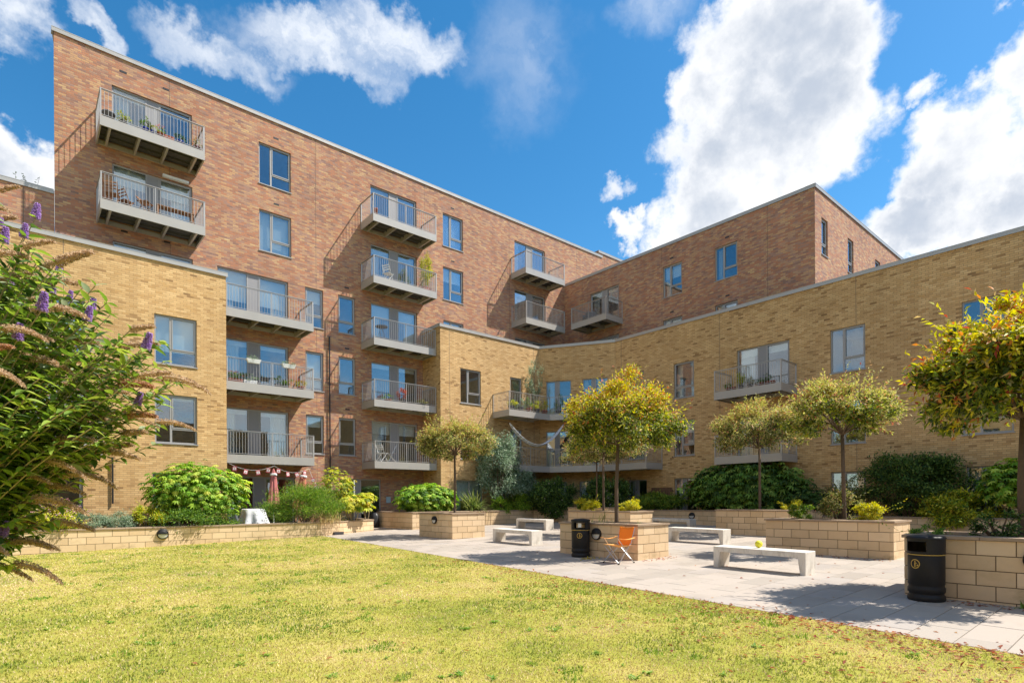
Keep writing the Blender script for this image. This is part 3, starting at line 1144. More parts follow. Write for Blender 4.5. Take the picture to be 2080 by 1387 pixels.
# --- yellow block in the middle, its angled bay and the long right front
podR = thing('apartment_building', 'long four-storey yellow brick block with angled corner, running to the right edge', 'building', (0, 0, 0))
P1, P2 = (22.93, 24.2), (25.19, 20.45)
XB = 25.19
YE = -14.0
facade(podR, (16.05, 25.845), (16.05, 24.2), -1, 10.52, YEL, (), 1.3)
yo = [(17.28, 18.62, 2, 'three'), (17.28, 18.62, 1, 'three'), (20.66, 21.54, 1, 'two')]
opens = [(a - 16.05, b - 16.05, H(k) - 1.80, H(k)) for a, b, k, _ in yo] + [(20.66 - 16.05, 21.54 - 16.05, FA + 5.8, H(2)), (17.0 - 16.05, 18.7 - 16.05, .6, H(0)), (21.0 - 16.05, 22.2 - 16.05, .6, H(0))]
F = facade(podR, (16.05, 24.2), P1, -1, 10.52, YEL, opens, 3.0)
O, U, N, L = F
for a, b, k, kd in yo:
    window_unit(podR, O, U, N, a - 16.05, b - 16.05, H(k) - 1.8, H(k), kd, 0 if k == 2 else .3, 0)
window_unit(podR, O, U, N, 20.66 - 16.05, 21.54 - 16.05, FA + 5.8, H(2), 'single', 0, 0)
window_unit(podR, O, U, N, 17.0 - 16.05, 18.7 - 16.05, .6, H(0), 'two', .5, 1)
window_unit(podR, O, U, N, 21.0 - 16.05, 22.2 - 16.05, .6, H(0), 'two', .5, 1)
co = [(.37, 1.85, 2), (2.51, 3.96, 2), (.35, 1.85, 1), (2.51, 3.96, 1), (.37, 1.56, 0), (2.3, 3.7, 0)]
opens = [(a, b, FA + 2.9 * k, H(k)) for a, b, k in co]
F = facade(podR, P1, P2, -1, 10.52, YEL, opens, 5.0)
O, U, N, L = F
for a, b, k in co:
    window_unit(podR, O, U, N, a, b, FA + 2.9 * k, H(k), 'doorL', .4 if k == 0 else 0, 1)
Y0 = P2[1]
bo = [(16.71, 15.55, 2, 'single'), (16.71, 15.55, 1, 'three'), (9.30, 8.02, 2, 'three'), (9.30, 8.02, 1, 'three'), (9.30, 8.02, 0, 'three'),
      (4.98, 3.6, 2, 'three'), (4.98, 3.6, 1, 'three'), (19.61, 18.53, 2, 'single'), (.3, -1.1, 2, 'three'), (.3, -1.1, 1, 'three'), (19.61, 18.53, 1, 'single')]
bd = [(13.33, 10.94, 2), (13.33, 10.94, 1), (16.71, 15.45, 0), (4.87, 3.4, 0), (19.61, 18.4, 0), (13.33, 10.94, 0)]
opens = [(Y0 - a, Y0 - b, H(k) - 1.78, H(k)) for a, b, k, _ in bo] + [(Y0 - a, Y0 - b, FA + 2.9 * k, H(k)) for a, b, k in bd]
F = facade(podR, P2, (XB, YE), -1, 10.52, YEL, opens, 9.0)
O, U, N, L = F
blinds = {(16.71, 1): .35, (9.30, 0): .5, (4.98, 2): 0, (9.30, 2): 0}
for a, b, k, kd in bo:
    window_unit(podR, O, U, N, Y0 - a, Y0 - b, H(k) - 1.78, H(k), kd, blinds.get((a, k), 0), 2 if (a, k) == (16.71, 2) else 0)
for a, b, k in bd:
    window_unit(podR, O, U, N, Y0 - a, Y0 - b, FA + 2.9 * k, H(k), 'door' if k else 'doorL', .18 if k == 2 else 0, 1)
for a, b in (((16.05, 25.845), (16.05, 24.26)), ((16.05, 24.2), P1), (P1, P2), (P2, (XB, YE))):
    coping(podR, a, b, 10.56 + (.002 if a == P1 else 0) + (.004 if a == P2 else 0) + (.006 if a[1] > 25 else 0), 0 if a[1] > 25 or a == P1 or a == P2 else .055, 0)
roof(podR, [(16.05, 25.845), (16.05, 24.2), P1, P2, (XB, YE), (38, YE), (38, 25.845)][::1], 10.4)
facade(podR, (XB, YE), (38, YE), -1, 10.52, YEL)
wrap = [(19.41, 24.196), (19.41, 22.82), (22.39, 22.82), (23.79, 20.50), (23.79, 17.4), (25.186, 17.4)]
inner_ = [(25.186, 20.45), (22.926, 24.196)]
balcony(podR, wrap, 2, inner_)
balcony(podR, wrap, 1, inner_)
for k in (2, 1):
    balcony(podR, [(25.186, 13.64), (23.70, 13.64), (23.70, 10.63), (25.186, 10.63)], k)

# --- red block above it
wingB = thing('apartment_building', 'red brick upper block behind the yellow parapet, with a pale sunlit right side', 'building', (0, 0, 0))
XR, YR = 26.71, 10.46
bo = [(18.37, 17.18, 4, 'single'), (18.37, 17.18, 3, 'single'), (15.28, 14.08, 4, 'three'), (15.28, 14.08, 3, 'three')]
bd = [(23.62, 21.41, 4), (23.62, 21.41, 3)]
opens = [(YA - a, YA - b, H(k) - 1.68, H(k)) for a, b, k, _ in bo] + [(YA - a, YA - b, FA + 2.9 * k, H(k)) for a, b, k in bd]
F = facade(wingB, (XR, YA - .004), (XR, YR), 9, 15.50, RED, opens, 2.0)
O, U, N, L = F
O = (XR, YA)
for a, b, k, kd in bo:
    window_unit(wingB, O, U, N, YA - a, YA - b, H(k) - 1.68, H(k), 'three', 0 if k == 4 and a < 16 else .4, 1)
for a, b, k in bd:
    window_unit(wingB, O, U, N, YA - a, YA - b, FA + 2.9 * k, H(k), 'door', .12, 1)
so_ = [(27.42, 28.12, 4), (30.56, 31.3, 4), (34.4, 35.2, 4), (27.42, 28.12, 3), (30.56, 31.3, 3)]
opens = [(a - XR, b - XR, H(k) - 1.66, H(k)) for a, b, k in so_]
F = facade(wingB, (XR, YR), (40, YR), 9, 15.50, RED, opens, 4.0)
O, U, N, L = F
for a, b, k in so_:
    window_unit(wingB, O, U, N, a - XR, b - XR, H(k) - 1.66, H(k), 'single', .3, 0)
facade(wingB, (40, YR), (40, YA - .004), 9, 15.5, RED)
coping(wingB, (XR, YA - .004), (XR, YR), 15.54, 0, .05)
coping(wingB, (XR, YR), (40, YR), 15.543)
roof(wingB, [(XR, YA - .004), (XR, YR), (40, YR), (40, YA - .004)], 15.3)
balcony(wingB, [(26.706, 23.84), (25.21, 23.84), (25.21, 21.12), (26.706, 21.12)], 4)
balcony(wingB, [(26.706, 23.84), (25.21, 23.84), (25.21, 21.12), (26.706, 21.12)], 3)
air_bricks(wingB, ((XR, YA), (0, -1), (-1, 0), 0), [YA - 17.8, YA - 14.6], [H(4) + .3, H(3) + .3])

# --- the sides of the courtyard behind the camera, mirrored in the glass
opp = thing('apartment_building', 'yellow brick blocks opposite, seen only as reflections in the windows', 'building', (0, 0, 0))
ow = [(3.0 + 4.2 * i, 4.4 + 4.2 * i, k) for i in range(8) for k in (2, 1)]
F = facade(opp, (24, -24), (-22, -24), -2, 10.6, YEL, [(a, b, H(k) - 1.8, H(k)) for a, b, k in ow], 1.0)
for a, b, k in ow:
    window_unit(opp, F[0], F[1], F[2], a, b, H(k) - 1.8, H(k), 'three', .3, 0)
F = facade(opp, (-22, -24), (-22, 24), -2, 10.6, YEL, [(a + 3, b + 3, H(k) - 1.8, H(k)) for a, b, k in ow], 1.0)
for a, b, k in ow:
    window_unit(opp, F[0], F[1], F[2], a + 3, b + 3, H(k) - 1.8, H(k), 'three', .3, 0)
coping(opp, (24, -24), (-22, -24), 10.64)
coping(opp, (-22, -24), (-22, 24), 10.643)
roof(opp, [(24, -24), (-22, -24), (-22, -34), (24, -34)], 10.4)
roof(opp, [(-22, -34), (-22, 24), (-32, 24), (-32, -34)], 10.41)
for a, b in (((24, -34), (24, -24)), ((-32, -34), (24, -34)), ((-32, 24), (-32, -34)), ((-22, 24), (-32, 24))):
    facade(opp, a, b, -2, 10.6, YEL)

# ---------------------------------------------------------------- block walls and planters
BH, BL = .215, .44
blk_cache = {}


def block_wall(par, P0, P1, ztop, zlow, start=0.0, th=.22):
    """courses of buff blocks, face towards the right-hand side of P0->P1"""
    L = math.hypot(P1[0] - P0[0], P1[1] - P0[1])
    U = ((P1[0] - P0[0]) / L, (P1[1] - P0[1]) / L)
    N = (U[1], -U[0])
    rz = math.atan2(U[1], U[0])
    ncs = max(1, math.ceil((ztop - zlow) / BH))
    g = .0065
    mb = MB()
    mb.obox(P0, U, N, .01, L - .01, -th + .01, -.012, ztop - ncs * BH, ztop - .003, CORE)
    mb.build('joint_bed', par)
    for c in range(ncs):
        z0 = ztop - (c + 1) * BH
        cuts = [0.0]
        x = (BL / 2 if c % 2 else BL) - start
        while x < L - .06:
            if x > .06:
                cuts.append(x)
            x += BL
        cuts.append(L)
        for a, b in zip(cuts[:-1], cuts[1:]):
            ln = round(b - a, 2)
            key = (ln,)
            if key not in blk_cache:
                m2 = MB()
                m2.box((g, 0, g), (ln - g, .1, BH - g), BLOCK)
                o = m2.build('block', par)
                for v_ in o.data.vertices:   # soften the arris a little
                    pass
                blk_cache[key] = o.data
            else:
                o = link('block', blk_cache[key], par)
            o.location = (P0[0] + U[0] * a + N[0] * random.uniform(-.002, .002), P0[1] + U[1] * a + N[1] * random.uniform(-.002, .002), z0)
            o.rotation_euler[2] = rz


CORE = plain('mortar', (.17, .12, .07), .9, 0, .2, 20)
cap_cache = {}


def coping_row(par, P0, P1, z, width=.26, over=.03, ln=.9, e0=0.0, e1=0.0):
    L = math.hypot(P1[0] - P0[0], P1[1] - P0[1])
    U = ((P1[0] - P0[0]) / L, (P1[1] - P0[1]) / L)
    rz = math.atan2(U[1], U[0])
    a = -e0
    n = max(1, round((L + e0 + e1) / ln))
    l_ = (L + e0 + e1) / n
    key = (round(l_, 3), width)
    for i in range(n):
        if key not in cap_cache:
            mb = MB()
            # frame: x along, y to the left of travel = inwards
            mb.hexa([(.003, -over, 0), (l_ - .003, -over, 0), (l_ - .003, width - over, 0), (.003, width - over, 0),
                     (.003, -over, .043), (l_ - .003, -over, .043), (l_ - .003, width - over, .05), (.003, width - over, .05)], CAP)
            o = mb.build('coping_stone', par)
            cap_cache[key] = o.data
        else:
            o = link('coping_stone', cap_cache[key], par)
        u = a + i * l_
        o.location = (P0[0] + U[0] * u, P0[1] + U[1] * u, z)
        o.rotation_euler[2] = rz


def planter(label, x0, x1, y0, y1, top, group='square block planters on the paving'):
    p = thing('planter', label, 'planter', (0, 0, 0), 0, group)
    c = [(x0, y1), (x0, y0), (x1, y0), (x1, y1)]
    zl = min(G(*q) for q in c) - .05
    for i in range(4):
        a, b = c[i], c[(i + 1) % 4]
        block_wall(p, a, b, top - .05, zl, BL / 2 if i % 2 else 0)
        coping_row(p, a, b, top - .05, e0=.03, e1=.03 - .26)
    mb = MB()
    nx, ny = 8, 14
    zz = {}
    for i in range(nx + 1):
        for j in range(ny + 1):
            zz[i, j] = top - .11 + random.uniform(-.02, .03)
    X = lambda i: x0 + .2 + (x1 - x0 - .4) * i / nx
    Y = lambda j: y0 + .2 + (y1 - y0 - .4) * j / ny
    for i in range(nx):
        for j in range(ny):
            mb.face([(X(i), Y(j), zz[i, j]), (X(i + 1), Y(j), zz[i + 1, j]), (X(i + 1), Y(j + 1), zz[i + 1, j + 1]), (X(i), Y(j + 1), zz[i, j + 1])], SOIL)
    mb.build('soil', p)
    return p


PL_C = (11.0, 12.25, 8.30, 10.86, 1.04)
PL_M = (14.98, 16.2, 4.22, 7.15, 1.10)
PL_N = (10.40, 11.95, -2.2, 2.79, 1.05)
PL_L = (11.5, 12.95, 16.65, 18.85, 1.19)
PL_B = (19.40, 20.6, 8.2, 11.12, 1.25)
PL_K = (15.5, 16.75, 12.0, 14.85, 1.24)
PL_F = (19.4, 20.6, 16.2, 18.6, 1.30)
planter('buff block planter in the middle with the round litter bin and orange chair against it', *PL_C)
planter('long buff block planter right of the ball bench, holding a tree and low yellow shrubs', *PL_M)
planter('nearest buff block planter at the right edge behind the large black bin', *PL_N)
planter('buff block planter left of the white benches, with one round-headed tree', *PL_L)
planter('buff block planter behind the long one, in front of the spreading dark green bush', *PL_B)
planter('buff block planter seen just behind the middle planter, with small yellow bushes', *PL_K)
planter('farthest buff block planter near the corner, mostly hidden behind trunks', *PL_F)


def bed_wall(label, pts, top, zl=None, capw=.26):
    p = thing('retaining_wall', label, 'wall', (0, 0, 0))
    for i, (a, b) in enumerate(zip(pts[:-1], pts[1:])):
        z = (min(G(*a), G(*b)) - .04) if zl is None else zl
        block_wall(p, a, b, top - .05, z, 0 if i % 2 == 0 else BL / 2)
        coping_row(p, a, b, top - .05, capw)
    return p


WL = bed_wall('low buff block wall between the lawn and the flower bed, left of the doorway', [(-7.5, 21.9), (8.9, 21.9), (11.9, 23.35), (12.3, 25.6)], .83)
WC = bed_wall('buff block retaining wall running from the entrance door to the inner corner', [(13.25, 25.6), (13.25, 22.3), (20.6, 22.3), (23.5, 18.5)], 1.14)
WR = bed_wall('buff block retaining wall behind the benches under the right front', [(23.5, 18.5), (23.5, 9.0)], 1.14)
WR2 = bed_wall('lower buff block wall at the foot of the right front', [(23.5, 8.99), (23.5, -8)], .97)


def bed_soil(par, pts, z):
    mb = MB()
    c = (sum(p[0] for p in pts) / len(pts), sum(p[1] for p in pts) / len(pts))
    mb.face([(x, y, z) for x, y in pts], SOIL)
    mb.build('soil', par)


bed_soil(WL, [(-7.5, 22.05), (8.85, 22.05), (11.8, 23.5), (12.15, 25.6), (9.4, 25.8), (6.2, 25.8), (6.15, 24.15), (-7.5, 24.15)], .70)
bed_soil(WC, [(13.4, 25.7), (13.4, 22.45), (20.7, 22.45), (23.6, 18.6), (25.1, 18.6), (25.1, 20.4), (22.9, 24.1), (16, 24.1), (16, 25.7)], 1.02)
bed_soil(WR, [(23.65, 18.59), (23.65, 9.0), (25.1, 9.0), (25.1, 18.59)], 1.02)
bed_soil(WR2, [(23.65, 8.98), (23.65, -8), (25.1, -8), (25.1, 8.98)], .85)


# ---------------------------------------------------------------- bulkhead lamps
def bulkhead(label, loc, nx, ny, r=.14):
    p = thing('bulkhead_lamp', label, 'lamp', loc, math.atan2(ny, nx), 'round bulkhead lamps on the block walls')
    def disc(prof, m_, name, a0=0.0, a1=2 * PI, sm=True):
        mb = MB()
        n = 28
        rings = []
        for rr, d in prof:
            rings.append([(d, rr * math.cos(a0 + (a1 - a0) * k / n), rr * math.sin(a0 + (a1 - a0) * k / n)) for k in range(n + 1)])
        for i in range(len(prof) - 1):
            for k in range(n):
                mb.face([rings[i][k], rings[i][k + 1], rings[i + 1][k + 1], rings[i + 1][k]], m_)
        return mb.build(name, p)
    disc([(r, 0), (r, .05), (r * .86, .065), (r * .84, .05), (0, .05)], BLACK, 'ring')
    disc([(r * .84, .052), (r * .6, .075), (r * .3, .087), (0, .09)], LENS, 'lens', PI, 2 * PI)
    disc([(r * .93, .054), (r * .8, .085), (r * .45, .112), (0, .118)], BLACK, 'hood', 0, PI)
    return p


bulkhead('round bulkhead lamp at the right edge, on the near planter', (10.398, 1.25, .76), -1, 0, .15)
bulkhead('round bulkhead lamp behind the bin on the middle planter', (10.998, 9.55, .76), -1, 0, .15)
bulkhead('round bulkhead lamp on the planter left of the benches', (11.498, 17.75, .93), -1, 0, .14)
bulkhead('small round bulkhead lamp on the back wall above the far right bench', (23.498, 14.65, .88), -1, 0, .15)
bulkhead('round bulkhead lamp on the low wall by the lawn, under the leafy bush', (3.55, 21.898, .58), 0, -1, .17)

# small grey grille at the foot of the wall
mb = MB()
mb.box((9.55, 21.9, .28), (9.95, 22.02, .40), BLACKM)
for i in range(5):
    mb.box((9.55, 21.885, .29 + i * .022), (9.95, 21.9, .30 + i * .022), GREYP)
o = mb.build('wall_vent')
o.location = (.0, .22, .0)
tag(o, 'dark rectangular vent at the foot of the low wall near the doorway', 'vent')


# ---------------------------------------------------------------- benches
def bench(label, x, y, w_=.46, L=1.9, h=.45, rz=0.0):
    g = G(x, y)
    mb = MB()
    # a concrete portal: one continuous section, splayed inner faces
    prof = [(0, 0), (.10, 0), (.15, h - .11), (L - .15, h - .11), (L - .10, 0), (L, 0), (L, h), (0, h)]
    quads = [(0, 1, 2, 7), (7, 2, 3, 6), (6, 3, 4, 5)]
    F0 = [(0, p[0], p[1]) for p in prof]
    F1 = [(w_, p[0], p[1]) for p in prof]
    for q in quads:
        mb.face([F0[i] for i in q][::1], CONC)
        mb.face([F1[i] for i in q][::-1], CONC)
    for i in range(8):
        j = (i + 1) % 8
        mb.face([F0[i], F1[i], F1[j], F0[j]][::1], CONC)
    o = mb.build('bench')
    import bmesh
    b = bmesh.new()
    b.from_mesh(o.data)
    bmesh.ops.remove_doubles(b, verts=b.verts, dist=1e-5)
    bmesh.ops.recalc_face_normals(b, faces=b.faces)
    b.to_mesh(o.data)
    b.free()
    bevel(o, .008, 2)
    o.location = (x, y, g - .01)
    o.rotation_euler = (.0092, -.018, rz)
    return tag(o, label, 'bench', 'white concrete benches on the paving')


bench('nearest white concrete bench with a yellow ball on it', 11.27, 4.62)
bench('white concrete bench directly right of the middle planter', 15.75, 8.8)
bench('farthest white concrete bench on the right, before the back wall', 20.2, 12.7)
bench('white concrete bench in front of the pair on the left', 11.86, 12.92)
bench('white concrete bench behind its twin on the left', 16.68, 17.28)
mb = MB()
n = 12
mb.lathe([(.075 * math.sin(PI * i / n), -.075 * math.cos(PI * i / n)) for i in range(n + 1)], YBALL, 20)
o = mb.build('ball', smooth=True)
o.location = (11.55, 5.66, G(11.5, 5.6) + .45 + .07)
tag(o, 'small yellow ball resting on the nearest bench', 'ball')


# ---------------------------------------------------------------- litter bins
def litter_bin(label, x, y, face):
    p = thing('litter_bin', label, 'litter bin', (x, y, G(x, y) - .005), face, 'black round litter bins')
    mb = MB()
    mb.lathe([(.0, 0), (.225, 0), (.235, .02), (.235, .075), (.215, .095), (.215, .115), (.232, .13), (.232, .19), (.22, .21), (.22, .235), (.228, .25), (.228, .655), (.222, .67)], BLACK, 40)
    mb.build('body', p, True)
    mb = MB()
    mb.lathe([(.2335, .672), (.2345, .678), (.2335, .684)], GOLD, 40)
    mb.build('gold_band', p, True)
    # hood ring with two openings, built as a ring of panels
    mb = MB()
    n = 40
    for k in range(n):
        a0, a1 = 2 * PI * k / n, 2 * PI * (k + 1) / n
        am = (a0 + a1) / 2
        opening = abs(math.cos(am)) > math.cos(math.radians(34))
        zs = [(.69, .905)] if not opening else [(.69, .725), (.87, .905)]
        for z0, z1 in zs:
            for r_, rev in ((.235, False), (.215, True)):
                q = [(r_ * math.cos(a0), r_ * math.sin(a0), z0), (r_ * math.cos(a1), r_ * math.sin(a1), z0), (r_ * math.cos(a1), r_ * math.sin(a1), z1), (r_ * math.cos(a0), r_ * math.sin(a0), z1)]
                mb.face(q[::-1] if rev else q, BLACK)
            for zz in (z0, z1):
                mb.face([(.215 * math.cos(a0), .215 * math.sin(a0), zz), (.235 * math.cos(a0), .235 * math.sin(a0), zz), (.235 * math.cos(a1), .235 * math.sin(a1), zz), (.215 * math.cos(a1), .215 * math.sin(a1), zz)], BLACK)
    mb.build('hood', p)
    mb = MB()
    mb.lathe([(.245, .905), (.245, .925), (.225, .945), (.12, .962), (0, .966)], BLACK, 40)
    mb.lathe([(0, .904), (.245, .905)], BLACK, 40)
    mb.build('lid', p, True)
    mb = MB()
    mb.lathe([(.0, .1), (.19, .1), (.19, .66)], BLACKM, 30)
    mb.build('liner', p, True)
    # gold emblem: ring and a small figure dropping litter, on the side
    for nm, s in (('emblem', 1),):
        mb = MB()
        R0 = .2305

        def arc(u, v):
            a = u / R0
            return (R0 * math.cos(a), R0 * math.sin(a), .545 + v)
        m = 28
        for k in range(m):
            t0, t1 = 2 * PI * k / m, 2 * PI * (k + 1) / m
            mb.face([arc(.056 * math.cos(t0), .056 * math.sin(t0)), arc(.068 * math.cos(t0), .068 * math.sin(t0)), arc(.068 * math.cos(t1), .068 * math.sin(t1)), arc(.056 * math.cos(t1), .056 * math.sin(t1))], GOLD)
        def poly(pts):
            mb.face([arc(a, b) for a, b in pts], GOLD)
        poly([(.009 * math.cos(2 * PI * k / 10), .036 + .009 * math.sin(2 * PI * k / 10)) for k in range(10)])
        poly([(-.010, -.006), (.008, -.006), (.010, .024), (-.008, .024)])
        poly([(-.012, -.045), (-.004, -.045), (.002, -.006), (-.010, -.006)])
        poly([(.008, -.045), (.016, -.045), (.008, -.006), (.001, -.006)])
        poly([(.009, .020), (.010, .012), (.030, .004), (.031, .010)])
        poly([(.026, -.03), (.044, -.03), (.046, -.008), (.024, -.008)])
        mb.build('emblem', p)
    return p


def face_to(x, y, d=0.0):
    return math.atan2(-y, -x) + d


b1 = litter_bin('large black litter bin in the right foreground beside the near planter', 10.13, 2.44, face_to(10.1, 2.44, -.62))
b2 = litter_bin('smaller-looking black litter bin standing against the middle planter', 10.74, 9.87, face_to(10.7, 9.87, -.12))
mb = MB()
for k in range(4):
    a = -.22 + .11 * k
    mb.face([(.19 * math.cos(a), .19 * math.sin(a), .75), (.19 * math.cos(a + .11), .19 * math.sin(a + .11), .75), (.19 * math.cos(a + .11), .19 * math.sin(a + .11), .85), (.19 * math.cos(a), .19 * math.sin(a), .85)], WHITE)
mb.build('white_notice', b2)


# ---------------------------------------------------------------- orange camp chair
def camp_chair():
    x, y = 10.40, 8.40
    d = Vector((-.98, .10)).normalized()       # the way the seat faces
    p = thing('camping_chair', 'orange folding camping chair with metal legs by the middle planter', 'chair', (x, y, G(x, y)), math.atan2(d.y, d.x))
    p.scale = (.93, .93, .95)
    # local frame: +x forward, y to the side
    sw, fx, bx = .25, .24, -.20
    st_ = MB()
    legs = []
    for s in (-1, 1):
        legs.append(((fx, s * .26, .01), (bx, s * .22, .46)))
        legs.append(((bx - .08, s * .26, .01), (fx, s * .24, .60)))
    legs.append(((fx, -.26, .01), (fx, .22, .40)))
    legs.append(((fx, .26, .01), (fx, -.22, .40)))
    legs.append(((bx - .08, -.26, .01), (bx, .22, .46)))
    legs.append(((bx - .08, .26, .01), (bx, -.22, .46)))
    for a, b in legs:
        mb = MB()
        mb.tube([a, b], .009, STEEL, 6)
        mb.build('leg', p)
    for s in (-1, 1):
        mb = MB()
        mb.tube([(bx, s * .22, .40), (bx - .13, s * .25, .86)], .009, STEEL, 6)
        mb.build('back_post', p)
        mb = MB()
        mb.lathe([(0, 0), (.022, 0), (.02, .03), (0, .035)], BLACK, 10, (fx, s * .26, 0))
        mb.lathe([(0, 0), (.022, 0), (.02, .03), (0, .035)], BLACK, 10, (bx - .08, s * .26, 0))
        mb.build('foot', p)
        # slung arm rest
        mb = MB()
        n = 8
        for i in range(n):
            u0, u1 = i / n, (i + 1) / n
            f = lambda u: (bx - .06 + (fx + .05 - bx + .06) * u, .61 - .035 * math.sin(PI * u))
            (xa, za), (xb, zb) = f(u0), f(u1)
            mb.hexa([(xa, s * .30 - .035, za), (xb, s * .30 - .035, zb), (xb, s * .30 + .035, zb), (xa, s * .30 + .035, za),
                     (xa, s * .30 - .035, za + .008), (xb, s * .30 - .035, zb + .008), (xb, s * .30 + .035, zb + .008), (xa, s * .30 + .035, za + .008)], ORANGE2)
        mb.build('arm_rest', p)
    def sheet(name, fn, nu, nv, th, m_):
        mb = MB()
        for i in range(nu):
            for j in range(nv):
                q = [fn(a / nu, b / nv) for a, b in ((i, j), (i + 1, j), (i + 1, j + 1), (i, j + 1))]
                mb.face([tuple(v) for v in q], m_)
        o = mb.build(name, p, True)
        sm = o.modifiers.new('solid', 'SOLIDIFY')
        sm.thickness = th
        import bmesh
        b = bmesh.new()
        b.from_mesh(o.data)
        bmesh.ops.remove_doubles(b, verts=b.verts, dist=1e-5)
        b.to_mesh(o.data)
        b.free()
    sheet('seat', lambda u, v: Vector((bx + (fx - bx + .03) * u, (v - .5) * .48, .43 - .06 * math.sin(PI * v) * math.sin(PI * min(1, u + .15)) + .02 * u)), 8, 8, .008, ORANGE2)
    sheet('backrest', lambda u, v: Vector((bx - .01 - .115 * u - .03 * math.sin(PI * v), (v - .5) * (.46 + .03 * u), .41 + .44 * u + .012 * math.cos(2 * PI * v) * u)), 8, 8, .008, ORANGE)


camp_chair()


# ---------------------------------------------------------------- foliage
def leaves_np(C, D, Nn, Ln, Wd):
    """diamond leaves folded on the midrib. C base, D direction, Nn normal (n,3), Ln, Wd (n,)"""
    n = len(C)
    D = D / np.linalg.norm(D, axis=1, keepdims=True)
    S = np.cross(D, Nn)
    S /= (np.linalg.norm(S, axis=1, keepdims=True) + 1e-9)
    Nn = np.cross(S, D)
    L_, W_ = Ln[:, None], Wd[:, None]
    v = np.zeros((n, 4, 3))
    v[:, 0] = C
    v[:, 1] = C + D * L_ * .45 + S * W_ * .5 + Nn * W_ * .18
    v[:, 2] = C + D * L_ - Nn * L_ * .12
    v[:, 3] = C + D * L_ * .45 - S * W_ * .5 + Nn * W_ * .18
    b = np.arange(n)[:, None] * 4
    f = np.concatenate([b + np.array([[0, 1, 2]]), b + np.array([[0, 2, 3]])], 1).reshape(-1, 3)
    return v.reshape(-1, 3), f


def rnd_dir(n):
    d = RNG.normal(size=(n, 3))
    return d / np.linalg.norm(d, axis=1, keepdims=True)


def crown(center, R, n, ll, lw, pal, tip=None, clumps=60, low=-.55, spread=.2, seed=None, shell=(.5, .98), top_bias=.55, droop=0.0, sprigs=0):
    """leaf clumps through an ellipsoid; returns verts, faces, cols and clump centres"""
    c0 = np.array(center)
    R = np.array(R)
    d = rnd_dir(clumps * 4)
    d = d[d[:, 2] > low][:clumps]
    rr = shell[0] + (shell[1] - shell[0]) * RNG.random(len(d)) ** .6
    ph_ = RNG.random(3) * 6
    rr *= 1 + .13 * RNG.normal(size=len(d)) + .10 * np.sin(3 * np.arctan2(d[:, 1], d[:, 0]) + ph_[0]) * np.cos(2.5 * d[:, 2] + ph_[1])
    cc = d * rr[:, None]
    size = spread * (.7 + .6 * RNG.random(len(d)))
    wts = size ** 2
    idx = RNG.choice(len(d), n, p=wts / wts.sum())
    loc = cc[idx] + RNG.normal(size=(n, 3)) * size[idx][:, None] * .55
    loc[:, 2] = np.maximum(loc[:, 2], low - .12 + .1 * RNG.random(n))
    out = loc / (np.linalg.norm(loc, axis=1, keepdims=True) + 1e-6)
    P = c0 + loc * R
    Dd = out * .6 + rnd_dir(n) * .8 + np.array([0, 0, -droop])
    Nn = out * .5 + rnd_dir(n) * .55 + np.array([0, 0, .7])
    L_ = ll * (.7 + .6 * RNG.random(n))
    W_ = lw * (.75 + .5 * RNG.random(n))
    col = palette(pal, n)
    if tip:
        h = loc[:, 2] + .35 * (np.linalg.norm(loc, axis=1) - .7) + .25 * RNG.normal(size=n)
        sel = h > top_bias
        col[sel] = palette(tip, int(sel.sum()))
    if sprigs:
        m = 9
        sd_ = rnd_dir(sprigs * 3)
        sd_ = sd_[sd_[:, 2] > low][:sprigs]
        q = len(sd_)
        tdir = sd_ * .8 + rnd_dir(q) * .5 + np.array([0, 0, .25])
        tt = np.linspace(0, 1, m)[None, :, None]
        ln = (.16 + .26 * RNG.random(q))[:, None, None]
        pos = (c0 + sd_ * R * (.86 + .1 * RNG.random((q, 1))))[:, None, :] + tdir[:, None, :] * tt * ln
        pos = pos.reshape(-1, 3)
        k = len(pos)
        P = np.concatenate([P, pos])
        Dd = np.concatenate([Dd, np.repeat(tdir, m, 0) * .7 + rnd_dir(k) * .8])
        Nn = np.concatenate([Nn, rnd_dir(k) * .6 + np.array([0, 0, .7])])
        L_ = np.concatenate([L_, ll * (.7 + .5 * RNG.random(k))])
        W_ = np.concatenate([W_, lw * (.7 + .4 * RNG.random(k))])
        col = np.concatenate([col, palette(tip or pal, k)])
    v, f = leaves_np(P, Dd, Nn, L_, W_)
    return v, f, np.repeat(col, 4, 0), c0 + cc * R


# palettes in real leaf reflectances
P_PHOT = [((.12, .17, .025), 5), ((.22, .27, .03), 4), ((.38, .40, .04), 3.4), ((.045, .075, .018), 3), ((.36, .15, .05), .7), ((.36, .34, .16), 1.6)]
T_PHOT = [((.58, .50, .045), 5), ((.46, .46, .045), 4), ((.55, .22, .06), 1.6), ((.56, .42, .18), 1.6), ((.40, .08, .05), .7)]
P_DUST = [((.15, .18, .04), 5), ((.28, .28, .07), 4), ((.44, .40, .16), 3), ((.06, .08, .025), 3), ((.42, .22, .12), 1.4)]
T_DUST = [((.50, .46, .14), 5), ((.40, .42, .09), 4), ((.55, .34, .17), 1.8), ((.45, .15, .09), .9)]
P_BRIGHT = [((.17, .33, .025), 5), ((.30, .45, .045), 4), ((.46, .56, .08), 3), ((.06, .13, .018), 2)]
P_LIME = [((.42, .46, .035), 5), ((.58, .56, .06), 4), ((.20, .29, .025), 3), ((.66, .52, .09), 1.5)]
P_DARK = [((.055, .115, .028), 5), ((.10, .18, .038), 4), ((.18, .27, .055), 2), ((.025, .055, .015), 3)]
P_MID = [((.085, .18, .025), 5), ((.16, .28, .035), 4), ((.27, .38, .05), 2.5), ((.035, .08, .015), 2)]
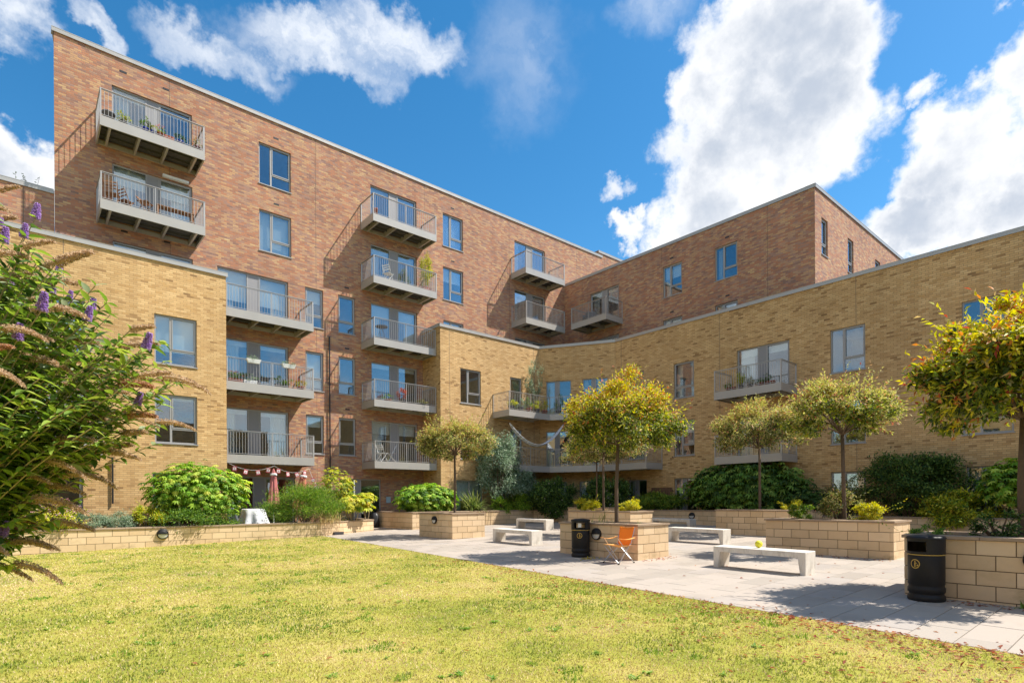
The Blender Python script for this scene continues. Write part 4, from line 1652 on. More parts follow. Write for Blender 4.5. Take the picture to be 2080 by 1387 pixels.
P_GLAUC = [((.19, .28, .17), 5), ((.33, .42, .28), 4), ((.08, .14, .07), 3), ((.46, .52, .40), 1.5)]
P_FEATH = [((.16, .30, .035), 5), ((.28, .42, .05), 4), ((.07, .16, .022), 3), ((.38, .42, .10), 1.5)]
P_YG = [((.52, .50, .035), 5), ((.66, .56, .05), 4), ((.28, .34, .035), 3)]


def limbs(par, base, split, tips, r0, r1, m_=BARK, bend=.12, name='trunk'):
    mb = MB()
    b, s = Vector(base), Vector(split)
    mid = b.lerp(s, .5) + Vector((random.uniform(-.03, .03), random.uniform(-.03, .03), 0))
    mb.tube([b - Vector((0, 0, .05)), b + (s - b) * .08, mid, s], [r0 * 1.25, r0 * 1.02, r0 * .9, r0 * .82], m_, 10)
    mb.build(name, par, True)
    mb = MB()
    for t in tips:
        t = Vector(t)
        d = t - s
        m1 = s + d * .35 + Vector((random.uniform(-1, 1), random.uniform(-1, 1), .6)) * bend * d.length
        m2 = s + d * .7 + Vector((random.uniform(-1, 1), random.uniform(-1, 1), .3)) * bend * d.length
        mb.tube([s - Vector((0, 0, .04)), m1, m2, t], [r1, r1 * .7, r1 * .45, r1 * .2], m_, 5, False)
        for q in range(3):
            e = m2.lerp(t, random.uniform(.0, .9)) + Vector((random.uniform(-1, 1), random.uniform(-1, 1), random.uniform(-.4, .8))) * .3 * d.length * .5
            mb.tube([m1.lerp(m2, random.uniform(.2, 1)), e], [r1 * .35, r1 * .12], m_, 4, False)
    mb.build('limb', par, True)


def lollipop(label, x, y, z0, zc, R, n, pal, tip, lsz=.075, low=-.5, r0=.05, off=(0, 0), clumps=70, group='round-headed standard trees in planters', spread=.2):
    tr = thing('standard_tree', label, 'tree', (x, y, z0), 0, group)
    c = (off[0], off[1], zc - z0 - .04)
    R = tuple(q * .88 for q in R)
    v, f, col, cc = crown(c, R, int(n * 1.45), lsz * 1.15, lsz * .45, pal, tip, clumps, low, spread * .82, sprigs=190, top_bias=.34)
    mesh_np('crown', v, f, col, LEAF, tr)
    sel = [tuple(cc[i]) for i in np.linspace(0, len(cc) - 1, 20).astype(int)]
    limbs(tr, (0, 0, -.1), (off[0] * .4, off[1] * .4, c[2] + low * R[2] * .95), sel, r0, r0 * .5)
    return tr


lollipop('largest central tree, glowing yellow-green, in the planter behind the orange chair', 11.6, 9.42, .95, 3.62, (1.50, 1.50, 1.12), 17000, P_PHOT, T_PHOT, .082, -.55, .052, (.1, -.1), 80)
lollipop('pale dusty-green tree partly hidden behind the largest central tree, left of its trunk', 16.1, 13.66, 1.15, 3.72, (1.55, 1.55, .98), 11000, P_DUST, T_DUST, .085, -.55, .045, (0, 0))
lollipop('slender tree farthest back behind the two central trees', 19.98, 17.34, 1.2, 3.80, (1.45, 1.45, .95), 7000, P_DUST, T_DUST, .085, -.5, .04)
lollipop('small reddish-tipped tree in the planter left of the white benches', 12.35, 17.72, 1.1, 3.83, (1.52, 1.52, .95), 11000, P_DUST, T_DUST, .082, -.55, .045, (.05, 0))
lollipop('pink-tipped tree in the planter in front of the dark spreading bush', 20.0, 9.75, 1.15, 4.05, (1.62, 1.62, 1.10), 13000, P_DUST, T_DUST, .08, -.6, .05)
lollipop('sparse-headed tree in the long planter right of the benches', 15.6, 5.45, 1.0, 3.75, (1.28, 1.28, .92), 10000, P_PHOT, T_DUST, .078, -.6, .05, (0, .1), 60)
lollipop('large dark-trunked tree at the right edge above the near planter', 11.40, 1.53, .95, 3.55, (1.42, 1.46, 1.12), 16500, P_PHOT, T_PHOT, .10, -.75, .066, (.08, -.04), 80)


def bush(label, c, R, n, ll, lw, pal, tip=None, name='shrub', cat='shrub', clumps=45, low=-.7, spread=.24, stem=True, group=None, base=None, **kw):
    zb = base if base is not None else c[2] - R[2]
    p = thing(name, label, cat, (c[0], c[1], zb), 0, group)
    v, f, col, cc = crown((0, 0, c[2] - zb), R, int(n * 1.45), ll * 1.12, lw * 1.15, pal, tip, clumps, low, spread, sprigs=int(18 * max(R)), **kw)
    mesh_np('foliage', v, f, col, LEAF, p)
    if stem:
        mb = MB()
        for i in np.linspace(0, len(cc) - 1, 14).astype(int):
            t = Vector(cc[i])
            mb.tube([(t.x * .1, t.y * .1, -.12), (t.x * .5, t.y * .5, t.z * .55), tuple(t)], [.02, .014, .005], BARK, 5, False)
        mb.build('stem', p, True)
    return p


def palmate(label, c, R, n, ll, lw, pal, name='shrub', cat='shrub', nl=7, droop=.35, low=-.6, stems=8, stem_m=PALEB, shell=(.45, 1.0), base=None, group=None):
    """fingered leaves: n hands of nl leaflets"""
    zb = base if base is not None else c[2] - R[2]
    p = thing(name, label, cat, (c[0], c[1], zb), 0, group)
    d = rnd_dir(n * 4)
    d = d[d[:, 2] > low][:n]
    n = len(d)
    rr = shell[0] + (shell[1] - shell[0]) * RNG.random(n) ** .55
    rr *= 1 + .08 * RNG.normal(size=n)
    loc = d * rr[:, None] * np.array(R)
    nrm = d * .55 + np.array([0, 0, .8]) + rnd_dir(n) * .3
    nrm /= np.linalg.norm(nrm, axis=1, keepdims=True)
    a = np.cross(nrm, rnd_dir(n))
    a /= np.linalg.norm(a, axis=1, keepdims=True)
    b = np.cross(nrm, a)
    Vs, Fs, Cs = [], [], []
    k0 = 0
    col = palette(pal, n)
    sz = .7 + .6 * RNG.random(n)
    for k in range(nl):
        th = (k / (nl - 1) - .5) * 2 * PI * .8
        dd = a * math.cos(th) + b * math.sin(th) - nrm * droop
        v, f = leaves_np(loc + np.array([0, 0, c[2] - zb]), dd, nrm, ll * sz * (1 - .25 * abs(k / (nl - 1) - .5) * 2), lw * sz)
        Vs.append(v)
        Fs.append(f + k0)
        k0 += len(v)
        Cs.append(np.repeat(np.clip(col * (1 + .12 * RNG.normal(size=(n, 1))), 0, 1), 4, 0))
    mesh_np('foliage', np.concatenate(Vs), np.concatenate(Fs), np.concatenate(Cs), LEAF, p)
    mb = MB()
    for i in range(stems):
        t = Vector(loc[RNG.integers(n)]) + Vector((0, 0, c[2] - zb))
        mb.tube([(t.x * .15, t.y * .15, -.12), (t.x * .45, t.y * .45, t.z * .5), tuple(t)], [.022, .017, .007], stem_m, 6, False)
    mb.build('stem', p, True)
    return p


def strap_plant(label, c, n, L, wd, pal, up_=.9, name='phormium', spread=.25, parts=False):
    p = thing(name, label, 'plant', c)
    v, f, cols = [], [], []
    cc = palette(pal, n)
    for i in range(n):
        a = random.uniform(0, 2 * PI)
        el = random.uniform(.55, 1.45)
        l_ = L * random.uniform(.7, 1.1)
        bx, by = random.uniform(-1, 1) * spread, random.uniform(-1, 1) * spread
        dx, dy = math.cos(a), math.sin(a)
        m = 6
        k0 = len(v)
        pos = Vector((bx, by, 0))
        ang = el
        for s in range(m + 1):
            w_ = wd * (1 - (s / m) ** 2) * .5 + .002
            v.append((pos.x - dy * w_, pos.y + dx * w_, pos.z))
            v.append((pos.x + dy * w_, pos.y - dx * w_, pos.z))
            cols += [cc[i], cc[i]]
            pos = pos + Vector((dx * math.cos(ang), dy * math.cos(ang), math.sin(ang))) * (l_ / m)
            ang -= random.uniform(.05, .5) * (1.5 - el) + .05
        for s in range(m):
            q = k0 + 2 * s
            f.append((q, q + 1, q + 3, q + 2))
    mesh_np('leaf_blades', np.array(v), np.array(f), np.array(cols), LEAF, p)
    return p


# left bed
palmate('large bright green finger-leaved bush behind the lamp on the low wall', (4.85, 22.95, 2.0), (1.75, 1.0, 1.05), 1500, .17, .05, P_BRIGHT + [((.5, .5, .08), 1)], nl=8, low=-.75, stems=14, base=.68)
bush('dark low evergreen shrub trailing over the wall under the bright bush', (4.5, 22.25, 1.05), (1.5, .5, .42), 5000, .07, .025, P_MID, clumps=40, low=-.9)
bush('yellowish low shrub at the left foot of the bright bush', (3.25, 22.45, 1.12), (.5, .4, .36), 2500, .07, .025, P_LIME, clumps=20)
for i, (bx, by, bz, rx_) in enumerate([(1.6, 22.5, 1.0, .62), (2.5, 22.6, .98, .55)]):
    bush(['silvery low herb mound nearest the purple-flowered shrub', 'silvery low herb mound beside the yellowish shrub'][i], (bx, by, bz), (rx_, .45, .34), 3000, .05, .015, P_GLAUC, clumps=24)
pk = bush('low clump of pink flowers and yellow-green leaves on the low wall', (.6, 22.3, 1.12), (.95, .45, .52), 4500, .06, .03, P_LIME, [((.50, .24, .30), 3), ((.60, .38, .42), 3), ((.42, .46, .05), 3)], clumps=35, top_bias=.45)
# feathery bush
fb = thing('shrub', 'wide feathery green bush spilling over the low wall', 'shrub', (8.45, 22.35, .7))
d = rnd_dir(26000)
d = d[d[:, 2] > -.75][:19000]
n = len(d)
cl = rnd_dir(60)
cl = cl[cl[:, 2] > -.75]
idx = RNG.integers(len(cl), size=n)
loc = (cl[idx] * (.45 + .5 * RNG.random((n, 1))) + RNG.normal(size=(n, 3)) * .13) * np.array([1.55, .95, .85]) + np.array([0, 0, .75])
loc[:, 2] = np.maximum(loc[:, 2], -.25)
dd = d * .6 + np.array([0, 0, .35]) + rnd_dir(n) * .8 + cl[idx] * .5
v, f = leaves_np(loc, dd, rnd_dir(n), .06 + .09 * RNG.random(n), np.full(n, .014))
mesh_np('foliage', v, f, np.repeat(palette(P_FEATH, n), 4, 0), LEAF, fb)
mb = MB()
for i in range(16):
    t = cl[i % len(cl)] * np.array([1.3, .8, .8]) + np.array([0, 0, .75])
    mb.tube([(0, 0, -.1), tuple(t * .5), tuple(t)], [.02, .012, .004], BARK, 5, False)
mb.build('stem', fb, True)
strap_plant('clump of dry straw-coloured grass hanging over the low wall', (9.2, 22.05, .80), 170, .75, .012, [((.55, .42, .22), 5), ((.45, .33, .16), 3), ((.30, .30, .10), 1)], name='dry_grass', spread=.45)
palmate('tall light green shrub with a white stake beside the entrance', (10.15, 23.3, 2.25), (.75, .7, .85), 420, .12, .04, P_LIME + [((.14, .22, .03), 4)], nl=6, base=.75, stems=7)
palmate('yellow-green finger-leaved shrub at the end of the low wall', (10.75, 22.95, 1.52), (.85, .6, .48), 300, .19, .065, P_LIME, nl=8, base=.75, stems=6)
palmate('leaning yellow-green finger-leaved shrub before the entrance door', (11.75, 23.75, 1.75), (.48, .42, .28), 90, .2, .065, P_LIME, nl=8, base=.75, stems=5, low=-.1)
mb = MB()
mb.tube([(10.9, 23.2, .7), (10.92, 23.2, 2.55)], .022, WHITE, 6)
tag(mb.build('plant_stake'), 'white plant stake among the shrubs beside the entrance', 'stake')
mb = MB()
mb.tube([(4.15, 22.5, .7), (4.15, 22.5, 2.2)], .03, WHITE, 6)
tag(mb.build('plant_stake'), 'white plant stake in the left of the large bright bush', 'stake')
# middle bed
palmate('broad glossy bright green bush right of the entrance door', (14.6, 23.2, 1.72), (1.65, .85, .72), 1150, .19, .065, P_BRIGHT, nl=8, base=1.02, low=-.75)
strap_plant('spiky variegated strap-leaved plant right of the small tree', (17.1, 22.95, 1.02), 170, 1.35, .055, [((.14, .20, .04), 5), ((.30, .34, .10), 3), ((.42, .42, .20), 1.5), ((.06, .10, .03), 3)])
bush('tall blue-grey leaved tree in the bed below the hammock', (18.9, 23.15, 3.3), (1.15, .95, 1.55), 8500, .13, .03, P_GLAUC, clumps=60, low=-.9, name='olive_tree', cat='tree', base=1.0, droop=.4)
bush('blue-grey bushy branch mass right of the tall blue-grey tree', (20.1, 22.85, 2.35), (1.05, .8, .62), 4000, .13, .03, P_GLAUC, clumps=30, base=1.0, droop=.4)
bush('rounded fresh green shrub in front of the blue-grey tree', (20.2, 22.65, 1.5), (1.0, .6, .52), 5000, .12, .022, P_BRIGHT, clumps=34, low=-.9, droop=.3)
bush('small fresh green shrub beside the spiky plant', (18.6, 22.6, 1.35), (.55, .45, .42), 2500, .1, .022, P_BRIGHT, clumps=20, low=-.9, droop=.3)
bush('dark green bush filling the inner corner under the wrap balcony', (21.35, 21.6, 1.75), (1.25, 1.0, 1.0), 9000, .11, .055, P_DARK + [((.20, .30, .06), 3), ((.45, .42, .36), .25)], clumps=50, low=-.9)
bush('dark green bush behind the central tree trunks', (23.2, 19.4, 1.75), (1.15, 1.2, .92), 8000, .11, .055, P_DARK + [((.20, .30, .06), 3), ((.45, .42, .36), .25)], clumps=50, low=-.9)
# right bed
bush('low mixed green hedge beneath the brown trellis', (24.2, 16.85, 1.45), (.7, 1.35, .45), 7000, .09, .036, P_MID + [((.36, .42, .06), 4)], clumps=40, low=-.9)
palmate('very large dark green bush with fingered leaves behind the pink-tipped tree', (24.35, 12.6, 2.1), (1.05, 2.75, 1.22), 2600, .24, .07, [((.12, .24, .04), 5), ((.22, .36, .06), 4), ((.05, .11, .02), 3), ((.32, .44, .09), 1.5)], nl=7, base=1.02, low=-.75, stems=16, stem_m=BARK, droop=.5)
palmate('lower dark green bush at the right foot of the very large bush', (24.25, 9.95, 1.5), (.8, 1.25, .58), 700, .16, .045, P_DARK + [((.06, .13, .02), 3)], nl=7, base=.95, stem_m=BARK)
bush('greyish open shrub left of the large dark round bush', (24.1, 8.3, 1.6), (.6, .8, .68), 2800, .075, .03, P_DUST, clumps=30)
bush('large dark round bush against the yellow wall on the right', (24.3, 6.3, 2.02), (.95, 1.75, 1.08), 12000, .095, .042, P_DARK + [((.16, .24, .05), 4)], clumps=70, low=-.9, spread=.2)
bush('yellow-green rounded shrub hanging over the lower right wall', (23.85, 4.85, 1.2), (.75, 1.0, .55), 6500, .11, .042, P_LIME + [((.10, .18, .03), 3)], clumps=36, low=-.95)
palmate('light green finger-leaved bush at the right edge before the patio door', (24.2, 3.3, 1.95), (.85, 1.15, .95), 650, .2, .06, P_BRIGHT, nl=8, base=.85)
bush('dark green shrub low at the right edge behind the near planter', (24.2, 1.2, 1.5), (.8, 1.4, .7), 6000, .085, .034, P_DARK, clumps=36, low=-.9)
# shrubs in planters
bush('small yellow-green shrub in the planter before the very large bush', (19.85, 8.62, 1.38), (.3, .3, .2), 1400, .05, .02, P_YG, clumps=16, low=-.9, stem=False)
bush('dark little round shrub at the left end of the long planter', (15.4, 6.45, 1.27), (.26, .28, .18), 1600, .05, .018, P_MID + [((.25, .28, .03), 3)], clumps=16, low=-.9, stem=False)
bush('bright yellow low shrub at the right end of the long planter', (15.45, 4.85, 1.26), (.3, .34, .2), 2200, .05, .02, P_YG, clumps=18, low=-.9, stem=False)
bush('open greyish shrub around the foot of the tree in the long planter', (15.75, 5.6, 1.45), (.38, .42, .42), 1700, .06, .022, P_DUST, clumps=26, low=-.8)
bush('yellow shrub left of the trunks in the planter behind the middle one', (15.95, 14.35, 1.42), (.42, .42, .24), 1800, .06, .02, P_YG, clumps=18, low=-.9, stem=False)
bush('yellow shrub right of the trunks in the planter behind the middle one', (15.95, 12.35, 1.42), (.36, .32, .22), 1500, .06, .02, P_YG, clumps=16, low=-.9, stem=False)
bush('small dark shrub at the left end of the planter behind the middle one', (16.2, 14.75, 1.40), (.2, .2, .18), 700, .05, .02, P_MID, clumps=12, low=-.9, stem=False)
strap_plant('sparse dry strappy weeds beside the trunk in the middle planter', (11.55, 9.95, .94), 34, .4, .012, [((.30, .30, .10), 3), ((.20, .24, .06), 3)], name='weed', spread=.3)
strap_plant('little green weed on the right side of the middle planter', (11.75, 8.85, .94), 14, .16, .02, [((.16, .26, .08), 3)], name='weed', spread=.08)
strap_plant('small green weed at the foot of the near planter', (10.3, 1.35, G(10.3, 1.35)), 18, .14, .02, [((.14, .24, .04), 3)], name='weed', spread=.08)
bush('small dark sprig beside the trunk in the near planter', (11.0, 1.75, 1.2), (.26, .26, .25), 420, .07, .02, P_DARK, clumps=14, low=-.9)
bush('low green weeds spilling over the end of the near planter', (10.95, 2.62, 1.04), (.45, .2, .1), 500, .05, .018, P_MID, clumps=14, low=-.9, stem=False)


# ---------------------------------------------------------------- the purple-flowered shrub in the foreground
def buddleia():
    R_ = Vector((ct, -st, 0))
    base = R_ * -4.25 + fw * 4.3
    p = thing('butterfly_bush', 'purple-flowered butterfly bush with drooping brown seed heads filling the left foreground', 'shrub', (base.x, base.y, G(base.x, base.y)))
    loc0 = Vector(p.location)
    shoots = []
    # tips given as (sideways, depth, height) around the bush; the crown is an uneven dome
    C0 = Vector((0, 0, 2.52))
    for i in range(860):
        d = Vector(rnd_dir(1)[0])
        if d.z < -.92:
            continue
        hh = 1.0 + .10 * math.sin(3 * math.atan2(d.y, d.x) + 1)
        rx_ = 1.36 if d.z > -.1 else 1.36 + .45 * (d.z + .1)
        tip = C0 + Vector((0, 0, 0)) + R_ * (d.dot(R_) * rx_ * random.uniform(.45, 1.05)) + fw * (d.dot(fw) * .95 * random.uniform(.5, 1.05)) + Vector((0, 0, d.z * 1.6 * random.uniform(.5, 1.0)))
        # long reach to the right at two thirds height
        if 2.1 < tip.z < 2.95 and d.dot(R_) > .3:
            tip += R_ * random.uniform(.05, .42)
        shoots.append(tip)
    lv, lf, lc = [], [], []
    mb = MB()
    bigs = []
    tips = []
    for tip in shoots:
        s = R_ * random.uniform(-1.0, -.55) + Vector((random.uniform(-.2, .2), random.uniform(-.2, .2), .3))
        out = Vector((tip.x, tip.y, 0))
        mid = s.lerp(tip, .55) + Vector((0, 0, .35)) - out * .12
        pts = []
        for k in range(9):
            u = k / 8
            q = s * (1 - u) ** 2 + mid * 2 * u * (1 - u) + tip * u * u
            pts.append(q)
        mb.tube(pts[4:], [.005 * (1 - .8 * k / 8) + .0012 for k in range(5)], PALEB, 4, False)
        if len(tips) % 9 == 0:
            mb.tube(pts[:5], [.02, .017, .014, .011, .008], BARK, 5, False)
        dirn = (pts[-1] - pts[-2]).normalized()
        tips.append((tip, dirn))
        nlv = 44
        for k in range(nlv):
            u = .45 + .55 * (k // 2) / (nlv / 2 - 1)
            i0 = min(7, int(u * 8))
            q = pts[i0].lerp(pts[i0 + 1], u * 8 - i0)
            ax = (pts[i0 + 1] - pts[i0]).normalized()
            side = ax.cross(Vector((random.uniform(-.5, .5), random.uniform(-.5, .5), 1))).normalized() * (1 if k % 2 else -1)
            dd = side * .8 + ax * .55 + Vector((0, 0, random.uniform(-.55, .15)))
            nn = Vector((0, 0, 1)) + Vector(rnd_dir(1)[0]) * .5
            lv.append((q, dd, nn, random.uniform(.08, .145), random.uniform(.030, .048)))
    mb.build('stem', p, True)
    pal = [((.17, .27, .045), 5), ((.28, .38, .065), 4), ((.44, .52, .10), 2.6), ((.06, .11, .025), 3), ((.34, .40, .24), 1.6)]
    n = len(lv)
    col = palette(pal, n)
    # the leaves nearest the camera are separate parts, the rest one mass
    dist = [((loc0 + q[0]) - Vector((0, 0, 1.6))).length for q in lv]
    order = sorted(range(n), key=lambda i: dist[i])
    nearset = [i for i in order if (loc0 + lv[i][0]).xy.dot(R_.xy) > -.93 * (loc0 + lv[i][0]).xy.dot(fw.xy)][:290]
    ns = set(nearset)
    rest = [i for i in range(n) if i not in ns]
    # seven-point leaf with a drooping tip
    def leafshape(L_, W_):
        pr = [(0, 0), (.22, .42), (.45, .5), (.72, .33), (1, 0)]
        vs = []
        for u, w2 in pr:
            z = -.22 * u * u * L_
            vs.append((u * L_, w2 * W_, z + w2 * W_ * .35))
            vs.append((u * L_, 0, z))
            vs.append((u * L_, -w2 * W_, z + w2 * W_ * .35))
        fs = []
        for k in range(4):
            a = 3 * k
            fs += [(a, a + 1, a + 4, a + 3), (a + 1, a + 2, a + 5, a + 4)]
        return vs, fs
    protos = []
    for k in range(6):
        vs, fs = leafshape(.125, .040)
        c = palette(pal, 1)[0]
        o = mesh_np('leaf', np.array(vs), np.array(fs), np.tile(c, (len(vs), 1)), LEAF, p)
        protos.append(o.data)
        bpy.data.objects.remove(o)
    for j, i in enumerate(nearset):
        q, dd, nn, L_, W_ = lv[i]
        X = dd.normalized()
        Y = nn.cross(X).normalized()
        Z = X.cross(Y)
        m = Matrix.Identity(4)
        for a in range(3):
            m[a][0], m[a][1], m[a][2], m[a][3] = X[a], Y[a], Z[a], q[a]
        o = link('leaf', protos[j % 6], p)
        o.matrix_local = m @ Matrix.Scale(L_ / .125, 4)
    V_, F_, Cc = [], [], []
    vs0, fs0 = leafshape(1, 1)
    vs0 = np.array(vs0)
    fs0 = np.array(fs0)
    k0 = 0
    for i in rest:
        q, dd, nn, L_, W_ = lv[i]
        X = dd.normalized()
        Y = nn.cross(X).normalized()
        Z = X.cross(Y)
        B = np.array([X, Y, Z])
        vv = vs0 * np.array([L_, W_, L_])
        vv[:, 2] = vs0[:, 2] * 0 + (-.22 * (vs0[:, 0]) ** 2 * L_) + np.abs(vs0[:, 1]) * W_ * .35
        V_.append(vv @ B + np.array(q))
        F_.append(fs0 + k0)
        k0 += len(vs0)
        Cc.append(np.tile(col[i], (len(vs0), 1)))
    o = mesh_np('foliage', np.concatenate(V_), np.concatenate(F_), np.concatenate(Cc), LEAF, p)
    o['kind'] = 'stuff'

    def panicle(L_, r, pal_, bend, fl=170, sz=.013):
        fl = int(fl * 3)
        ts = RNG.random(fl)
        an = RNG.random(fl) * 2 * PI
        rr = r * (1 - ts ** 1.6) * (.55 + .5 * RNG.random(fl)) + .003
        x = ts * L_
        z = -bend * ts ** 2 * L_
        P_ = np.stack([x, rr * np.cos(an), z + rr * np.sin(an)], 1)
        D_ = np.stack([np.full(fl, .25), np.cos(an), np.sin(an)], 1) + rnd_dir(fl) * .35
        v, f = leaves_np(P_, D_, rnd_dir(fl), np.full(fl, sz * 1.2), np.full(fl, sz * .8))
        cl4 = np.repeat(palette(pal_, fl), 4, 0)
        # solid core along the axis
        m, q = 9, 6
        cv, cf = [], []
        for i in range(m):
            u = i / (m - 1)
            r3 = r * (1 - u ** 1.6) * .62 + .002
            for k in range(q):
                cv.append((u * L_, r3 * math.cos(2 * PI * k / q), -bend * u * u * L_ + r3 * math.sin(2 * PI * k / q)))
        for i in range(m - 1):
            for k in range(q):
                a, b, c_, d_ = i * q + k, i * q + (k + 1) % q, (i + 1) * q + (k + 1) % q, (i + 1) * q + k
                cf += [(a, b, c_), (a, c_, d_)]
        f = np.concatenate([f, np.array(cf) + len(v)])
        v = np.concatenate([v, np.array(cv)])
        cl4 = np.concatenate([cl4, np.tile(np.array(pal_[1][0]) * .9, (len(cv), 1))])
        return v, f, cl4
    brown = [((.50, .36, .23), 5), ((.62, .47, .32), 4), ((.34, .23, .14), 2), ((.70, .54, .40), 1.6)]
    rust = [((.52, .31, .19), 5), ((.44, .25, .15), 3)]
    purple = [((.42, .27, .58), 5), ((.54, .38, .68), 4), ((.40, .28, .34), 2)]
    pms = []
    for pal_, L_, r, bd in ((brown, .27, .019, .3), (brown, .22, .018, .12), (brown, .33, .020, .45), (rust, .23, .020, .25), (purple, .105, .017, .0)):
        v, f, c = panicle(L_, r, pal_, bd)
        o = mesh_np('flower_spike', v, f, c, DRY, p)
        pms.append(o.data)
        bpy.data.objects.remove(o)
    kk = 0
    for tip, dirn in tips:
        side = dirn.dot(R_)
        high = tip.z > 2.9
        visible = (tip + loc0).dot(R_) > -4.2
        r_ = random.random()
        if (high and r_ < .16) or (not high and r_ < .03):
            pm, dv = pms[4], (dirn * .5 + Vector((0, 0, 1.0))).normalized()
        elif r_ < .29:
            pm = pms[random.choice([0, 0, 1, 2, 2, 3])]
            dv = (R_ * random.uniform(.3, 1.0) * (1 if side > -.4 else -1) + dirn * .5 + Vector((0, 0, random.uniform(-.25, .12)))).normalized()
        else:
            continue
        o = link('flower_spike', pm, p)
        X = dv
        Y = Vector((0, 0, 1)).cross(X).normalized()
        Z = X.cross(Y)
        m = Matrix.Identity(4)
        for a in range(3):
            m[a][0], m[a][1], m[a][2], m[a][3] = X[a], Y[a], Z[a], tip[a]
        o.matrix_local = m @ Matrix.Scale(random.uniform(.8, 1.25), 4)
        if pm is pms[4]:
            o['label'] = 'fresh purple flower spike'


buddleia()


# ---------------------------------------------------------------- things on balconies and patios
def pot(label, x, y, z, r, h, m_, pal=None, ph=.3, n=260, ll=.07, lw=.025, tip=None, cat='plant pot', box=None, kind='leaf'):
    p = thing('potted_plant' if pal else 'flower_pot', label, cat, (x, y, z))
    mb = MB()
    if box:
        bx, by = box
        mb.hexa([(-bx * .9, -by * .85, 0), (bx * .9, -by * .85, 0), (bx * .9, by * .85, 0), (-bx * .9, by * .85, 0), (-bx, -by, h), (bx, -by, h), (bx, by, h), (-bx, by, h)], m_)
    else:
        mb.lathe([(0, 0), (r * .7, 0), (r * .95, h * .85), (r * 1.05, h * .86), (r * 1.05, h), (r * .9, h), (r * .88, h * .9), (0, h * .9)], m_, 16)
    mb.build('pot', p, not box)
    if pal:
        R = ((box[0] if box else r) * 1.15 + .04, (box[1] if box else r) * 1.15 + .04, ph / 2)
        v, f, c, cc = crown((0, 0, h + ph * .42), R, n, ll, lw, pal, tip, 12, -.8, .3)
        mesh_np('foliage', v, f, c, LEAF, p)
        mb = MB()
        for i in range(4):
            t = cc[i % len(cc)]
            mb.tube([(0, 0, h * .8), tuple(t)], [.008, .004], BARK, 4, False)
        mb.build('stem', p)
    return p


ZF = lambda k: .62 - .03 + 2.9 * k
REDF = [((.55, .08, .12), 3), ((.70, .30, .35), 2)]
GRP = 'potted plants on the balconies'
# top left balcony
z = ZF(5)
pot('dark round tub at the left end of the top left balcony', 2.42, 24.72, z, .2, .36, GREYP)
pot('leafy plant left of the blue pots on the top left balcony', 2.85, 24.62, z, .12, .2, GREYP, P_LIME, .32, group if False else 300)
pot('left blue pot on the top left balcony', 3.52, 24.58, z, .11, .22, BLUEP, P_MID, .34, 260)
pot('second blue pot from the left on the top left balcony', 3.76, 24.58, z, .11, .2, BLUEP, P_LIME, .16, 160)
pot('dark red pot with pink blooms on the top left balcony', 3.98, 24.58, z, .11, .22, TERRA, P_MID, .3, 200, tip=REDF)
pot('long red trough on the top left balcony', 4.25, 24.58, z, .1, .2, TERRA, box=(.19, .1))
pot('blue pot right of the red trough on the top left balcony', 4.62, 24.58, z, .13, .18, BLUEP, P_DARK, .26, 200)
pot('maroon pot at the right end of the top left balcony', 5.2, 24.62, z, .14, .2, plain('maroon_pot', (.16, .03, .05), .5), P_DUST, .3, 120)


def slat_table(label, x, y, z, L_, W_, h, rz=0.0, slats=7, name='wooden_table', cat='table'):
    p = thing(name, label, cat, (x, y, z), rz)
    for i in range(slats):
        mb = MB()
        a = -W_ / 2 + W_ * i / slats
        mb.box((-L_ / 2, a + .004, h - .025), (L_ / 2, a + W_ / slats - .004, h), WOOD)
        mb.build('slat', p)
    for sx in (-1, 1):
        for sy in (-1, 1):
            mb = MB()
            mb.box((sx * (L_ / 2 - .06) - .025, sy * (W_ / 2 - .04) - .025, 0), (sx * (L_ / 2 - .06) + .025, sy * (W_ / 2 - .04) + .025, h - .026), WOOD)
            mb.build('leg', p)
    return p


def folding_chair(label, x, y, z, rz, m_=WOOD, h=.86, group=None):
    p = thing('folding_chair', label, 'chair', (x, y, z), rz, group)
    for s in (-1, 1):
        mb = MB()
        mb.tube([(.2, s * .2, 0), (-.2, s * .2, h)], .014, m_, 5)
        mb.build('leg', p)
        mb = MB()
        mb.tube([(-.22, s * .18, 0), (.2, s * .18, .46)], .014, m_, 5)
        mb.build('leg', p)
    mb = MB()
    for i in range(6):
        a = -.17 + .065 * i
        mb.box((a, -.2, .435), (a + .05, .2, .45), m_)
    mb.build('seat', p)
    mb = MB()
    for i in range(3):
        zz = h - .26 + .09 * i
        xx = -.2 * (zz / h) * 1.0 + .2 - .2 * zz / h
        mb.box((xx - .008, -.2, zz), (xx + .008, .2, zz + .05), m_)
    mb.build('backrest', p)
    return p


z = ZF(4)
slat_table('low brown slatted wooden bench table on the lower left balcony', 4.45, 24.62, z, 1.25, .36, .42)
folding_chair('brown wooden folding chair at the left end of the lower left balcony', 2.5, 24.8, z, 1.3)
folding_chair('dark wooden folding chair against the glass on the lower left balcony', 2.95, 25.1, z, 0.5)
folding_chair('reclined wooden chair in the middle of the lower left balcony', 3.5, 24.75, z, -.7, WOOD, .62)
